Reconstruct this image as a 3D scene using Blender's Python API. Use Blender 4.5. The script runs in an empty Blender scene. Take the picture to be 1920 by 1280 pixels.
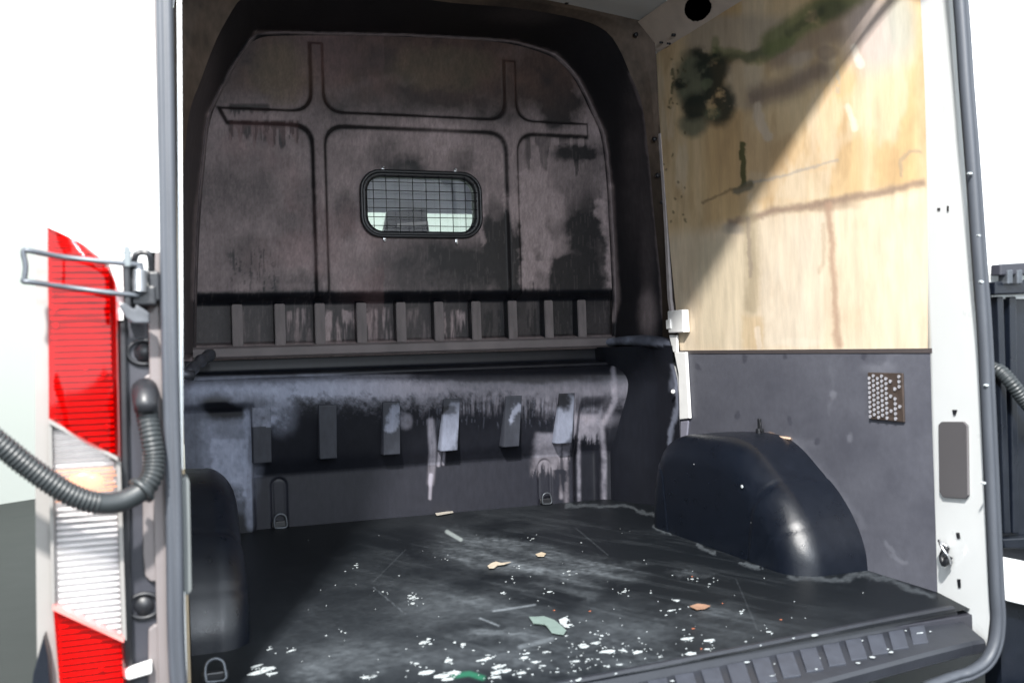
import bpy, bmesh, math, random
import numpy as np
from mathutils import Vector, Matrix
random.seed(7)
sc = bpy.context.scene
C = sc.collection

# ---------------------------------------------------------------- camera
FPX = 1820.0; TH = math.atan(.349); RO = .029; CX, CY = 960.0, 647.0; H = .68
ct, st = math.cos(TH), math.sin(TH)
hv = Vector((ct, -st, 0)); fw = Vector((st, ct, 0)); zv = Vector((0, 0, 1))
Rv = (hv - RO * zv).normalized(); Uv = (zv + RO * hv).normalized()
cam = bpy.data.objects.new('camera', bpy.data.cameras.new('camera'))
C.objects.link(cam)
cam.matrix_world = Matrix(((Rv.x, Uv.x, -fw.x, 0), (Rv.y, Uv.y, -fw.y, 0), (Rv.z, Uv.z, -fw.z, H), (0, 0, 0, 1)))
cam.data.sensor_width = 36; cam.data.lens = FPX / 1920 * 36
cam.data.shift_y = (CY - 640) / 1920
cam.data.clip_start = .05; cam.data.clip_end = 200
cam.data.dof.use_dof = True; cam.data.dof.focus_distance = 3.7; cam.data.dof.aperture_fstop = 3.6
sc.camera = cam

# ---------------------------------------------------------------- light
world = bpy.data.worlds.new('World'); sc.world = world; world.use_nodes = True
bg = world.node_tree.nodes['Background']
bg.inputs[0].default_value = (.86, .935, 1, 1); bg.inputs[1].default_value = 1.5
def area(name, loc, target, size, power, col=(1, 1, 1), sy=None):
    d = bpy.data.lights.new(name, 'AREA'); d.energy = power; d.color = col
    d.shape = 'RECTANGLE'; d.size = size; d.size_y = sy or size
    o = bpy.data.objects.new(name, d); C.objects.link(o); o.location = loc
    o.rotation_euler = (Vector(target) - Vector(loc)).to_track_quat('-Z', 'Y').to_euler()
    return o
area('garage_lamp', (-1.1, -1.55, 4.36), (1.3, 3, .6), .22, 560, (1, .97, .93))
area('fill_lamp', (.45, -1.3, 1.75), (1.0, 3, .4), .3, 30, (.84, .91, 1), .3)  # added fill from near the camera, lifts arches and lower bulkhead
area('wall_fill_lamp', (1.0, 7.6, 3.9), (2.2, 11.5, .8), 1.2, 130, (.92, 1, .95), .3)  # added lamp out of view, brightens the wall ahead of the cab
sc.view_settings.view_transform = 'Standard'; sc.view_settings.look = 'None'
sc.view_settings.exposure = .85; sc.view_settings.gamma = 1

# ---------------------------------------------------------------- measuring
def ray(px, py):
    a = px - CX; b = py - CY; n = math.sqrt(1 + RO * RO)
    lat = (a - RO * b) / n / FPX; up = -(b + RO * a) / n / FPX
    return (lat * ct + st, ct - lat * st, up)
def at_z(px, py, z): r = ray(px, py); t = (z - H) / r[2]; return Vector((r[0] * t, r[1] * t, z))
def at_x(px, py, x): r = ray(px, py); t = x / r[0]; return Vector((x, r[1] * t, H + r[2] * t))
def at_y(px, py, y): r = ray(px, py); t = y / r[1]; return Vector((r[0] * t, y, H + r[2] * t))
def to_photo(x, y, z):
    lat = x * ct - y * st; dep = x * st + y * ct; up = z - H
    n = math.sqrt(1 + RO * RO)
    u = lat / dep * FPX; v = -up / dep * FPX
    return CX + (u + RO * v) / n, CY + (v - RO * u) / n

# ---------------------------------------------------------------- noise (for wear and dust)
_T = {}
def vn(x, y, s=0):
    if s not in _T: _T[s] = np.random.RandomState(s + 11).rand(256, 256)
    t = _T[s]; xi = np.floor(x).astype(int); yi = np.floor(y).astype(int)
    fx = x - xi; fy = y - yi; fx = fx * fx * (3 - 2 * fx); fy = fy * fy * (3 - 2 * fy)
    a = t[xi & 255, yi & 255]; b = t[(xi + 1) & 255, yi & 255]; c = t[xi & 255, (yi + 1) & 255]; d = t[(xi + 1) & 255, (yi + 1) & 255]
    return (a * (1 - fx) + b * fx) * (1 - fy) + (c * (1 - fx) + d * fx) * fy
def fbm(x, y, s=0, o=5):
    r = 0; a = .5; n = 0
    for k in range(o):
        r = r + a * vn(x * 2 ** k, y * 2 ** k, s + k); n += a; a *= .55
    return r / n
def ss(a, b, x):
    t = np.clip((x - a) / (b - a), 0, 1); return t * t * (3 - 2 * t)
def mix(c, d, m):
    m = np.asarray(m)[..., None]; return c * (1 - m) + np.array(d) * m
class Wear:
    """soft shapes for stains, measured on the photograph, laid on the surface"""
    def __init__(s, X, Y, Z, warp=14):
        s.u, s.v = to_photo(X, Y, Z)
        s.n1 = fbm(s.u / 38, s.v / 38, 3); s.n2 = fbm(s.u / 9, s.v / 9, 21, 4); s.n3 = fbm(s.u / 120, s.v / 120, 33, 4)
        s.wu = s.u + warp * 2 * (s.n1 - .5) + warp * .8 * (s.n2 - .5)
        s.wv = s.v + warp * 2 * (fbm(s.u / 38, s.v / 38, 9) - .5) + warp * .8 * (fbm(s.u / 9, s.v / 9, 41, 3) - .5)
        s.col = vn(s.u / 5.0, s.v * 0 + 3.3, 55); s.col2 = fbm(s.u / 3.0, s.v / 60.0, 57, 3)
    def blob(s, x, y, rx, ry, soft=.35, rot=0):
        dx = s.wu - x; dy = s.wv - y
        if rot: c, q = math.cos(math.radians(rot)), math.sin(math.radians(rot)); dx, dy = dx * c + dy * q, -dx * q + dy * c
        return 1 - ss(1 - soft, 1 + soft, np.sqrt((dx / rx) ** 2 + (dy / ry) ** 2))
    def box(s, x0, y0, x1, y1, soft=6):
        return ss(x0 - soft, x0 + soft, s.wu) * (1 - ss(x1 - soft, x1 + soft, s.wu)) * ss(y0 - soft, y0 + soft, s.wv) * (1 - ss(y1 - soft, y1 + soft, s.wv))
    def ragged(s, x0, x1, y0, y1, run=50, soft=5, lean=0):
        U = s.u + 5 * (s.n2 - .5) - lean * (s.v - y0); lim = y1 + run * 2 * (fbm(U / 4.0, s.v / 160.0, 58, 3) - .5)
        return ss(x0 - soft, x0 + soft, U) * (1 - ss(x1 - soft, x1 + soft, U)) * ss(y0 - 5, y0 + 5, s.v + 8 * (s.n1 - .5)) * (1 - ss(lim - 7, lim + 7, s.v))
    def line(s, pts, w, soft=.5, warp=True):
        U, V = (s.wu, s.wv) if warp else (s.u, s.v); best = np.full(U.shape, 1e9)
        for (x0, y0), (x1, y1) in zip(pts, pts[1:]):
            dx, dy = x1 - x0, y1 - y0; t = np.clip(((U - x0) * dx + (V - y0) * dy) / (dx * dx + dy * dy), 0, 1)
            best = np.minimum(best, np.hypot(U - x0 - t * dx, V - y0 - t * dy))
        return 1 - ss(w * (1 - soft), w * (1 + soft), best)
    def drips(s, x0, x1, y, length, f=6.0, seed=70, up=10):
        L = length * vn(s.u / f, s.u * 0 + seed, seed) ** 1.6
        return ss(x0 - 4, x0 + 4, s.u) * (1 - ss(x1 - 4, x1 + 4, s.u)) * ss(y - up - 3, y - up + 3, s.v) * (1 - ss(y + L - 3, y + L + 5, s.v))

# ---------------------------------------------------------------- materials
def node_mat(name):
    m = bpy.data.materials.new(name); m.use_nodes = True
    return m, m.node_tree, m.node_tree.nodes['Principled BSDF']
def mat(name, col, rough=.5, metal=0, var=.15, scale=8, bump=.1, bscale=120, coat=0, trans=0, spec=.5, stretch=None):
    m, t, p = node_mat(name); N = t.nodes; L = t.links
    tc = N.new('ShaderNodeTexCoord'); mp = N.new('ShaderNodeMapping'); L.new(tc.outputs['Object'], mp.inputs[0])
    if stretch: mp.inputs['Scale'].default_value = stretch
    nz = N.new('ShaderNodeTexNoise'); nz.inputs['Scale'].default_value = scale; nz.inputs['Detail'].default_value = 6; L.new(mp.outputs[0], nz.inputs[0])
    cr = N.new('ShaderNodeMix'); cr.data_type = 'RGBA'
    cr.inputs[6].default_value = (*[c * (1 - var) for c in col], 1); cr.inputs[7].default_value = (*[min(1, c * (1 + var)) for c in col], 1)
    L.new(nz.outputs['Fac'], cr.inputs[0]); L.new(cr.outputs[2], p.inputs['Base Color'])
    mr = N.new('ShaderNodeMapRange'); mr.inputs['To Min'].default_value = max(.02, rough - .1); mr.inputs['To Max'].default_value = min(1, rough + .12)
    L.new(nz.outputs['Fac'], mr.inputs[0]); L.new(mr.outputs[0], p.inputs['Roughness'])
    p.inputs['Metallic'].default_value = metal; p.inputs['Coat Weight'].default_value = coat; p.inputs['Transmission Weight'].default_value = trans
    p.inputs['Specular IOR Level'].default_value = spec
    if bump:
        n2 = N.new('ShaderNodeTexNoise'); n2.inputs['Scale'].default_value = bscale; n2.inputs['Detail'].default_value = 3; L.new(tc.outputs['Object'], n2.inputs[0])
        b = N.new('ShaderNodeBump'); b.inputs['Strength'].default_value = bump; b.inputs['Distance'].default_value = .002
        L.new(n2.outputs['Fac'], b.inputs['Height']); L.new(b.outputs[0], p.inputs['Normal'])
    return m
def worn_mat(name, r0, r1, grain=.25, gscale=60, bump=.15, bscale=250, stretch=(1, 1, 1), spec=.5):
    """base colour and dustiness come from the wear laid on the mesh, fine grain from noise"""
    m, t, p = node_mat(name); N = t.nodes; L = t.links
    a = N.new('ShaderNodeAttribute'); a.attribute_name = 'wear'
    tc = N.new('ShaderNodeTexCoord'); mp = N.new('ShaderNodeMapping'); mp.inputs['Scale'].default_value = stretch; L.new(tc.outputs['Object'], mp.inputs[0])
    nz = N.new('ShaderNodeTexNoise'); nz.inputs['Scale'].default_value = gscale; nz.inputs['Detail'].default_value = 7; nz.inputs['Roughness'].default_value = .65; L.new(mp.outputs[0], nz.inputs[0])
    mr = N.new('ShaderNodeMapRange'); mr.inputs['From Min'].default_value = .25; mr.inputs['From Max'].default_value = .75
    mr.inputs['To Min'].default_value = 1 - grain; mr.inputs['To Max'].default_value = 1 + grain; L.new(nz.outputs['Fac'], mr.inputs[0])
    vm = N.new('ShaderNodeVectorMath'); vm.operation = 'SCALE'; L.new(a.outputs['Color'], vm.inputs[0]); L.new(mr.outputs[0], vm.inputs['Scale'])
    L.new(vm.outputs[0], p.inputs['Base Color'])
    rr = N.new('ShaderNodeMapRange'); rr.inputs['To Min'].default_value = r0; rr.inputs['To Max'].default_value = r1; L.new(a.outputs['Alpha'], rr.inputs[0]); L.new(rr.outputs[0], p.inputs['Roughness'])
    n2 = N.new('ShaderNodeTexNoise'); n2.inputs['Scale'].default_value = bscale; n2.inputs['Detail'].default_value = 4; L.new(tc.outputs['Object'], n2.inputs[0])
    b = N.new('ShaderNodeBump'); b.inputs['Strength'].default_value = bump; b.inputs['Distance'].default_value = .002
    L.new(n2.outputs['Fac'], b.inputs['Height']); L.new(b.outputs[0], p.inputs['Normal'])
    p.inputs['Specular IOR Level'].default_value = spec
    return m
def clear_mat(name, col, gloss=.05, haze=None):
    m = bpy.data.materials.new(name); m.use_nodes = True; t = m.node_tree; N = t.nodes; L = t.links; N.clear()
    o = N.new('ShaderNodeOutputMaterial'); tr = N.new('ShaderNodeBsdfTransparent'); tr.inputs[0].default_value = (*col, 1)
    gl = N.new('ShaderNodeBsdfGlossy'); gl.inputs['Roughness'].default_value = gloss
    lw = N.new('ShaderNodeLayerWeight'); pw = N.new('ShaderNodeMath'); pw.operation = 'POWER'; pw.inputs[1].default_value = 4; L.new(lw.outputs['Facing'], pw.inputs[0])
    fr = N.new('ShaderNodeMath'); fr.operation = 'MULTIPLY_ADD'; fr.inputs[1].default_value = .8; fr.inputs[2].default_value = .045; L.new(pw.outputs[0], fr.inputs[0])
    mx = N.new('ShaderNodeMixShader'); L.new(fr.outputs[0], mx.inputs[0]); L.new(gl.outputs[0], mx.inputs[2])
    if haze:
        df = N.new('ShaderNodeBsdfDiffuse'); df.inputs[0].default_value = (*haze[:3], 1)
        m2 = N.new('ShaderNodeMixShader'); m2.inputs[0].default_value = haze[3]; L.new(tr.outputs[0], m2.inputs[1]); L.new(df.outputs[0], m2.inputs[2]); L.new(m2.outputs[0], mx.inputs[1])
    else: L.new(tr.outputs[0], mx.inputs[1])
    L.new(mx.outputs[0], o.inputs[0]); return m

M = dict(
    white=mat('white_body_paint', (.80, .82, .82), .3, var=.03, bump=.02, coat=.5),
    white_in=mat('white_primer_metal', (.78, .78, .77), .45, var=.08, scale=20, bump=.08),
    beige=mat('beige_bare_metal', (.50, .42, .36), .6, var=.25, scale=14),
    dirty=mat('dirty_brown_metal', (.10, .072, .055), .65, var=.45, scale=12),
    roof=mat('grey_roof_skin', (.52, .53, .54), .6, var=.12, scale=5),
    black=mat('black_plastic', (.012, .013, .016), .42, var=.3, scale=20, bump=.15),
    dark=mat('dark_moulded_plastic', (.028, .029, .038), .5, var=.2, scale=16, bump=.2, bscale=300),
    shell=mat('black_coating', (.004, .006, .011), .30, var=.3, scale=25, bump=.35, bscale=420),
    rubber=mat('grey_rubber', (.050, .056, .068), .5, var=.25, scale=18, stretch=(3, 3, .4)),
    tube=mat('corrugated_tube_plastic', (.020, .024, .026), .42, var=.25, scale=30),
    steel=mat('steel', (.55, .56, .58), .3, 1, var=.2, scale=40),
    rod=mat('dull_steel_rod', (.10, .11, .125), .42, .6, var=.3, scale=60),
    taupe=mat('taupe_body_paint', (.16, .142, .142), .5, var=.08, scale=14),
    coverp=mat('grey_cover_plate', (.105, .10, .105), .55, var=.06),
    housing=mat('lamp_housing', (.24, .23, .22), .35, var=.04, coat=.4),
    chrome=mat('lamp_reflector', (.78, .77, .78), .3, .15, var=.35, scale=35, bump=.3, bscale=90),
    amber=mat('amber_bulb', (.9, .28, .04), .2, var=.2, coat=.6),
    garage_wall=mat('white_garage_paint', (.43, .445, .41), .6, var=.02, scale=1.5, bump=0),
    garage_floor=mat('grey_garage_floor', (.022, .025, .022), .7, var=.18, scale=2.5, bump=.05, bscale=40),
    liner=mat('cab_headlining', (.74, .72, .80), .8, var=.06, bump=.2),
    red=clear_mat('red_lens', (.93, .025, .02), .04, (.8, .015, .012, .05)),
    clear=clear_mat('clear_lens', (.96, .95, .95), .04, (.85, .83, .84, .12)),
    glass=clear_mat('bulkhead_glass', (.90, .95, .93), .03, (.5, .5, .52, .03)),
    worn=worn_mat('dusty_black_coating', .40, .85, .22, 55, .15, 260, (1, 1, .35), spec=.28),
    floor=worn_mat('scuffed_black_floor', .46, .8, .25, 70, .12, 350, spec=.25),
    ply=worn_mat('stained_plywood', .6, .8, .17, 26, .05, 160, (1, 1, .22), spec=.3),
    wall2=worn_mat('grey_liner_board', .5, .75, .12, 40, .1, 260),
)
def flat(name, col, r=.6): return mat(name, col, r, var=.15, scale=60, bump=.2)

# ---------------------------------------------------------------- builders
def link(o, parent=None, name=None):
    C.objects.link(o)
    if parent is not None: o.parent = parent
    return o
def mesh_obj(name, verts, faces, m, parent=None, smooth=False):
    me = bpy.data.meshes.new(name); me.from_pydata([tuple(v) for v in verts], [], faces); me.update()
    me.materials.append(m)
    if smooth: me.polygons.foreach_set('use_smooth', [True] * len(me.polygons))
    return link(bpy.data.objects.new(name, me), parent)
def from_bm(name, bm, m, parent=None, smooth=False):
    bmesh.ops.recalc_face_normals(bm, faces=bm.faces)
    me = bpy.data.meshes.new(name); bm.to_mesh(me); bm.free(); me.materials.append(m)
    if smooth: me.polygons.foreach_set('use_smooth', [True] * len(me.polygons))
    return link(bpy.data.objects.new(name, me), parent)
def grid(name, X, Y, Z, m, parent=None, col=None, smooth=True, flip=False):
    nv, nu = X.shape; co = np.stack([X, Y, Z], -1).reshape(-1, 3).astype(np.float32)
    i = np.arange(nv * nu).reshape(nv, nu); a, b, c_, d = i[:-1, :-1], i[:-1, 1:], i[1:, 1:], i[1:, :-1]
    f = np.stack([a, d, c_, b] if flip else [a, b, c_, d], -1).reshape(-1).astype(np.int32); nf = len(f) // 4
    me = bpy.data.meshes.new(name); me.vertices.add(len(co)); me.vertices.foreach_set('co', co.ravel())
    me.loops.add(len(f)); me.loops.foreach_set('vertex_index', f)
    me.polygons.add(nf); me.polygons.foreach_set('loop_start', np.arange(0, nf * 4, 4, dtype=np.int32)); me.polygons.foreach_set('loop_total', np.full(nf, 4, dtype=np.int32))
    me.update(calc_edges=True); me.validate()
    if smooth: me.polygons.foreach_set('use_smooth', np.ones(nf, bool))
    if col is not None:
        at = me.attributes.new('wear', 'FLOAT_COLOR', 'POINT'); at.data.foreach_set('color', col.reshape(-1, 4).astype(np.float32).ravel())
    me.materials.append(m)
    return link(bpy.data.objects.new(name, me), parent)
def bx(bm, a, b, bev=0, seg=2, rot=None, piv=None):
    g = bmesh.ops.create_cube(bm, size=1)['verts']
    for v in g: v.co = Vector([(a[k] + b[k]) / 2 + v.co[k] * (b[k] - a[k]) for k in range(3)])
    if bev:
        e = {e for v in g for e in v.link_edges}
        r = bmesh.ops.bevel(bm, geom=list(e), offset=bev, segments=seg, affect='EDGES', profile=.5); g = list({v for f in r['faces'] for v in f.verts} | {v for v in g if v.is_valid})
    if rot: bmesh.ops.rotate(bm, verts=g, cent=piv or Vector([(a[k] + b[k]) / 2 for k in range(3)]), matrix=rot)
    return g
def box(name, a, b, m, parent=None, bev=.003, rot=None):
    bm = bmesh.new(); bx(bm, a, b, bev, 2, rot); return from_bm(name, bm, m, parent)
def tube(bm, pts, r, n=10, closed=False, cap=True):
    pts = [Vector(p) for p in pts]; N = len(pts); rr = r if hasattr(r, '__len__') else [r] * N
    T = [((pts[(i + 1) % N] if closed or i < N - 1 else pts[i]) - (pts[i - 1] if closed or i > 0 else pts[i])).normalized() for i in range(N)]
    up = Vector((0, 0, 1)) if abs(T[0].z) < .9 else Vector((0, 1, 0)); nrm = (up - T[0] * up.dot(T[0])).normalized(); rings = []
    for i in range(N):
        nrm = (nrm - T[i] * nrm.dot(T[i])).normalized(); bi = T[i].cross(nrm)
        rings.append([bm.verts.new(pts[i] + rr[i] * (nrm * math.cos(a) + bi * math.sin(a))) for a in [2 * math.pi * k / n for k in range(n)]])
    for i in range(N if closed else N - 1):
        A, B = rings[i], rings[(i + 1) % N]
        for k in range(n): bm.faces.new((A[k], A[(k + 1) % n], B[(k + 1) % n], B[k]))
    if cap and not closed: bm.faces.new(rings[0][::-1]); bm.faces.new(rings[-1])
def tube_obj(name, pts, r, m, parent=None, n=10, closed=False):
    bm = bmesh.new(); tube(bm, pts, r, n, closed); return from_bm(name, bm, m, parent, True)
def spline(pts, n):
    pts = [Vector(p) for p in pts]; P = [pts[0] * 2 - pts[1]] + pts + [pts[-1] * 2 - pts[-2]]; out = []
    for i in range(1, len(P) - 2):
        for k in range(n):
            t = k / n; a, b, c_, d = P[i - 1:i + 3]
            out.append(.5 * ((2 * b) + (c_ - a) * t + (2 * a - 5 * b + 4 * c_ - d) * t * t + (3 * b - a - 3 * c_ + d) * t ** 3))
    out.append(pts[-1]); return out
def resample(pts, n):
    pts = [Vector(p) for p in pts]; d = [0]
    for a, b in zip(pts, pts[1:]): d.append(d[-1] + (b - a).length)
    out = []; j = 0
    for k in range(n):
        s = d[-1] * k / (n - 1)
        while j < len(d) - 2 and d[j + 1] < s: j += 1
        out.append(pts[j].lerp(pts[j + 1], min(1, (s - d[j]) / max(1e-9, d[j + 1] - d[j]))))
    return out
def prism(bm, poly, off):
    """closed slab: polygon of points and the same polygon moved by off"""
    a = [bm.verts.new(p) for p in poly]; b = [bm.verts.new(Vector(p) + Vector(off)) for p in poly]; n = len(a)
    bm.faces.new(a); bm.faces.new(b[::-1])
    for i in range(n): bm.faces.new((a[i], b[i], b[(i + 1) % n], a[(i + 1) % n]))
def prism_obj(name, poly, off, m, parent=None, bev=0):
    bm = bmesh.new(); prism(bm, poly, off); bmesh.ops.recalc_face_normals(bm, faces=bm.faces)
    if bev: bmesh.ops.bevel(bm, geom=[e for e in bm.edges], offset=bev, segments=2, affect='EDGES', profile=.5)
    return from_bm(name, bm, m, parent)
def round_rect(cx, cz, w, h, r, n=6):
    out = []
    for qx, qz, a0 in ((1, 1, 0), (-1, 1, 90), (-1, -1, 180), (1, -1, 270)):
        for k in range(n + 1):
            a = math.radians(a0 + 90 * k / n); out.append((cx + qx * (w / 2 - r) + r * math.cos(a), cz + qz * (h / 2 - r) + r * math.sin(a)))
    return out
def ring_plate(bm, outer, inner, f, depth):
    """flat ring between two equal-length outlines; f maps (a,b,d) to a point, depth along d"""
    n = len(outer); V = [[bm.verts.new(f(p[0], p[1], d)) for p in loop] for loop in (outer, inner) for d in (0, depth)]
    o0, o1, i0, i1 = V
    for k in range(n):
        j = (k + 1) % n
        for q in ((o0[k], o0[j], i0[j], i0[k]), (o1[k], i1[k], i1[j], o1[j]), (o0[k], o1[k], o1[j], o0[j]), (i0[k], i0[j], i1[j], i1[k])): bm.faces.new(q)

# ================================================================ THE SETTING
def sheet(name, pts, m, kind='structure'):
    o = mesh_obj(name, pts, [tuple(range(len(pts)))], m); o['kind'] = kind; return o
GZ = -.58
sheet('garage_floor', [(-40, -40, GZ), (40, -40, GZ), (40, 40, GZ), (-40, 40, GZ)], M['garage_floor'])
w0 = at_z(0, 945, GZ); w1 = at_z(65, 935, GZ); wd = (w1 - w0).normalized(); wn = Vector((-wd.y, wd.x, 0)) * .2
a = w0 - wd * 12; b = w0 + wd * 12
o = prism_obj('garage_wall', [a, b, b + Vector((0, 0, 5.2)), a + Vector((0, 0, 5.2))], wn, M['garage_wall']); o['kind'] = 'structure'

# ================================================================ THE VAN
van = bpy.data.objects.new('delivery_van', None); C.objects.link(van)
van['label'] = 'white panel van seen from behind with open rear doors and a worn black load bay'
van['category'] = 'van'
XL, XR, YB, YO = .02, 1.88, 3.9, 1.78      # side walls, bulkhead, rear opening
DUST = np.array([.30, .245, .25]); COLD = np.array([.26, .285, .37]); INK = np.array([.006, .007, .011]); SLATE = np.array([.045, .042, .046])

# ---------------- bulkhead, upper pressed panel
def worn(base, dustiness): return np.concatenate([base, np.clip(dustiness, 0, 1)[..., None]], -1)
nu, nv = 430, 330
X, Z = np.meshgrid(np.linspace(.03, 1.87, nu), np.linspace(.655, 2.0, nv))
def bar_v(xc, hw, ztop, zbot): return np.maximum(np.maximum(np.abs(X - xc) - hw, Z - ztop), zbot - Z)
def smin(a, b, k): h = np.clip(.5 + .5 * (b - a) / k, 0, 1); return b * (1 - h) + a * h - k * h * (1 - h)
zc = 1.602 + .006 * (X - .95)
hb = np.maximum(np.maximum(np.abs(Z - zc) - .028, (X - 1.735)), (.205 - (Z - zc) * .5 - X))
v1 = bar_v(.567, .025, 1.90, .86); v2 = bar_v(1.379, .026, 1.885, .86)
sd = smin(smin(hb, v1, .085), smin(hb, v2, .085), .001)
ridge = 1 - ss(-.007, .005, sd)
step = 1 - ss(.865, .915, Z)                       # panel steps back into the row of pockets
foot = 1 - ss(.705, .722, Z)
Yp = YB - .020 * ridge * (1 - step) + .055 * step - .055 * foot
dome = .012 * np.sin(np.clip((X - .1) / 1.72, 0, 1) * math.pi); Yp = Yp - dome * (1 - step)
Yp += .0015 * (fbm(X * 5, Z * 5, 90) - .5)
w = Wear(X, Yp, Z)
d = .72 + .34 * (w.n3 - .5) * 2 + .18 * (w.n1 - .5) * 2 + .18 * (w.n2 - .5)
up = 1 - ss(120, 235, w.v - (w.u - 600) * .03)
d = d - .52 * up * (.6 + .8 * w.n1)
for (x, y, rx, ry, s_) in [(690, 100, 130, 38, .55), (900, 170, 120, 60, .5), (820, 80, 120, 26, .35), (760, 190, 110, 30, .3), (1040, 160, 28, 75, .75), (1060, 215, 30, 34, .6),
        (720, 285, 26, 30, .35), (762, 315, 30, 24, .55), (866, 300, 22, 26, .4), (480, 480, 60, 38, .32), (545, 540, 50, 34, .55), (400, 360, 45, 40, .3), (560, 400, 40, 60, .28), (470, 350, 50, 60, .15),
        (650, 400, 22, 40, .5), (655, 480, 30, 50, .1), (820, 510, 135, 60, .62), (935, 420, 24, 62, .85), (960, 500, 26, 90, .85), (1075, 285, 40, 16, .75), (1095, 470, 55, 95, .75), (1060, 330, 26, 50, .3), (1050, 540, 60, 50, .7),
        (500, 300, 30, 60, .12), (620, 200, 30, 20, .2), (1000, 120, 20, 50, .25), (1110, 330, 24, 70, .35), (530, 120, 50, 40, .15)]:
    d = d - s_ * w.blob(x, y, rx, ry, .5)
d = d + .28 * w.blob(545, 500, 46, 52, .3) + .25 * w.blob(660, 480, 44, 70, .4) + .2 * w.blob(690, 260, 60, 30, .6) + .18 * w.blob(850, 275, 70, 30, .6)
d = d - .45 * ss(.5, .62, w.col2 * .5 + w.n2 * .5) * w.box(430, 470, 525, 552, 14) - .5 * w.box(430, 236, 500, 262, 6) * ss(.35, .6, w.col2)
d = d - .30 * w.box(1000, 400, 1120, 556, 20) * ss(.35, .6, w.n1)
d = d - .55 * w.drips(428, 560, 236, 44, 5.2, 70) * (vn(w.u / 6.5, w.u * 0 + 2, 75) > .42)
d = d - .5 * w.drips(430, 505, 205, 16, 4, 71)
d = d - .4 * w.drips(985, 1100, 268, 70, 8, 72) * (vn(w.u / 9, w.u * 0 + 2, 76) > .5)
d = d + .8 * w.line([(985, 330), (992, 430), (985, 520)], 15, .5) * (.6 + .4 * w.n2) + .55 * w.line([(1015, 330), (1020, 440), (1026, 500)], 10, .6) + .5 * w.line([(1048, 380), (1052, 470)], 14, .8)
d = d + .6 * w.drips(975, 1030, 520, 95, 5, 77, 30) + .6 * w.line([(1125, 380), (1140, 450), (1148, 545)], 8, .6) + .4 * w.blob(935, 395, 40, 40)
d = d + .5 * w.line([(905, 400), (908, 458)], 5, .5) - .35 * w.line([(880, 415), (925, 425), (935, 470)], 12, .7)
d = d + .7 * w.line([(955, 370), (962, 440)], 8, .5) * .7
d = d + .25 * w.line([(935, 470), (948, 545)], 12, .6)
d = d + (.5 * w.drips(440, 600, 540, 22, 5, 78, 8)) * .3
d = d - .8 * w.line([(380, 556), (600, 556)], 0.1) * 0
edge = np.exp(-(sd / .0075) ** 2) * (Z > .9); d = d - .75 * edge
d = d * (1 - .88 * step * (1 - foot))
for (x, s_) in [(470, .1), (560, .35), (640, .7), (710, .45), (785, .15), (860, .55), (925, -.2), (995, -.1), (1060, -.2)]:
    d = d + 2.2 * s_ * w.box(x - 26, 582, x + 24, 648, 5) * ss(.42, .72, fbm(w.u / 4.5, w.v / 45, 79 + x, 3)) * (1 - .5 * ss(600, 650, w.v))
d = d + .35 * (foot) * (.4 + w.n2)
d = np.clip(d * (1 + .25 * (w.col2 - .5)), 0, 1)
under_shade = ss(.862, .872, Z) * (1 - ss(.905, .925, Z + .006 * (w.n2 - .5) * 2)); d = d * (1 - .97 * under_shade * (1 - .5 * w.drips(975, 1030, 520, 95, 5, 77, 30)))  # undercut band left dust-free and blackened, painting in its shade
base = mix(np.ones(X.shape + (3,)) * SLATE * .42, DUST, d); base = mix(base, INK, .9 * under_shade)
base = mix(base, [.105, .062, .050], np.clip(.75 * up * w.n1 * 1.4, 0, .9)); base = mix(base, [.13, .098, .062], .55 * w.blob(530, 140, 60, 55)); base = mix(base, [.11, .09, .055], .4 * w.blob(830, 130, 100, 40))
base = mix(base, [.11, .06, .06], .4 * w.drips(430, 560, 236, 50, 9, 81)); base = mix(base, [.14, .085, .088], .4 * ss(.45, .7, w.n3) * (w.u < 720))
scr = (fbm(w.u / 2.2, w.v / 30, 95, 2) > .74) * .5; base = base * (1 + .5 * (fbm(w.u / 1.4, w.v / 5.0, 96, 3) - .5))[..., None]; base = mix(base, DUST * 1.2, scr * (w.v > 250) * .15)
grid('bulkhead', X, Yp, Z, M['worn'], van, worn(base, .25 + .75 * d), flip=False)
bulk = C.objects['bulkhead']
# stiffening gussets in the row of pockets
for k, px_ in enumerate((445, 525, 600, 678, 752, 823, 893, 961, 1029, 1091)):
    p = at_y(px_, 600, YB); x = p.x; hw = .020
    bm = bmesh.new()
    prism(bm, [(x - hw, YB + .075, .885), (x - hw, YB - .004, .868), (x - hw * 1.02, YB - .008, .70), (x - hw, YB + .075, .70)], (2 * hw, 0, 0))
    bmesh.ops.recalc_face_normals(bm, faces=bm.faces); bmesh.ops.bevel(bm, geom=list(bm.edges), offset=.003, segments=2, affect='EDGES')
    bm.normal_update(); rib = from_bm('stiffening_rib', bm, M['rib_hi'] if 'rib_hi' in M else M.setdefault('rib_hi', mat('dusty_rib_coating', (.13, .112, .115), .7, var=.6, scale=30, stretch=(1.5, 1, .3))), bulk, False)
    rib.data.materials.append(M['shell'])      # flanks blackened to paint in their shade, dusty front
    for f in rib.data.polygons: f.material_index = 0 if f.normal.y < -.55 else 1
# shelf lip
bm = bmesh.new()
lipz = [(YB + .04, .708), (YB - .03, .706), (YB - .042, .698), (YB - .044, .668), (YB - .034, .660), (YB + .05, .660)]
prism(bm, [(.07, y, z) for y, z in lipz], (1.76, 0, 0))
from_bm('shelf_lip', bm, mat('dusty_lip_coating', (.125, .108, .112), .65, var=.55, scale=9, bump=.3), van)

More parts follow.
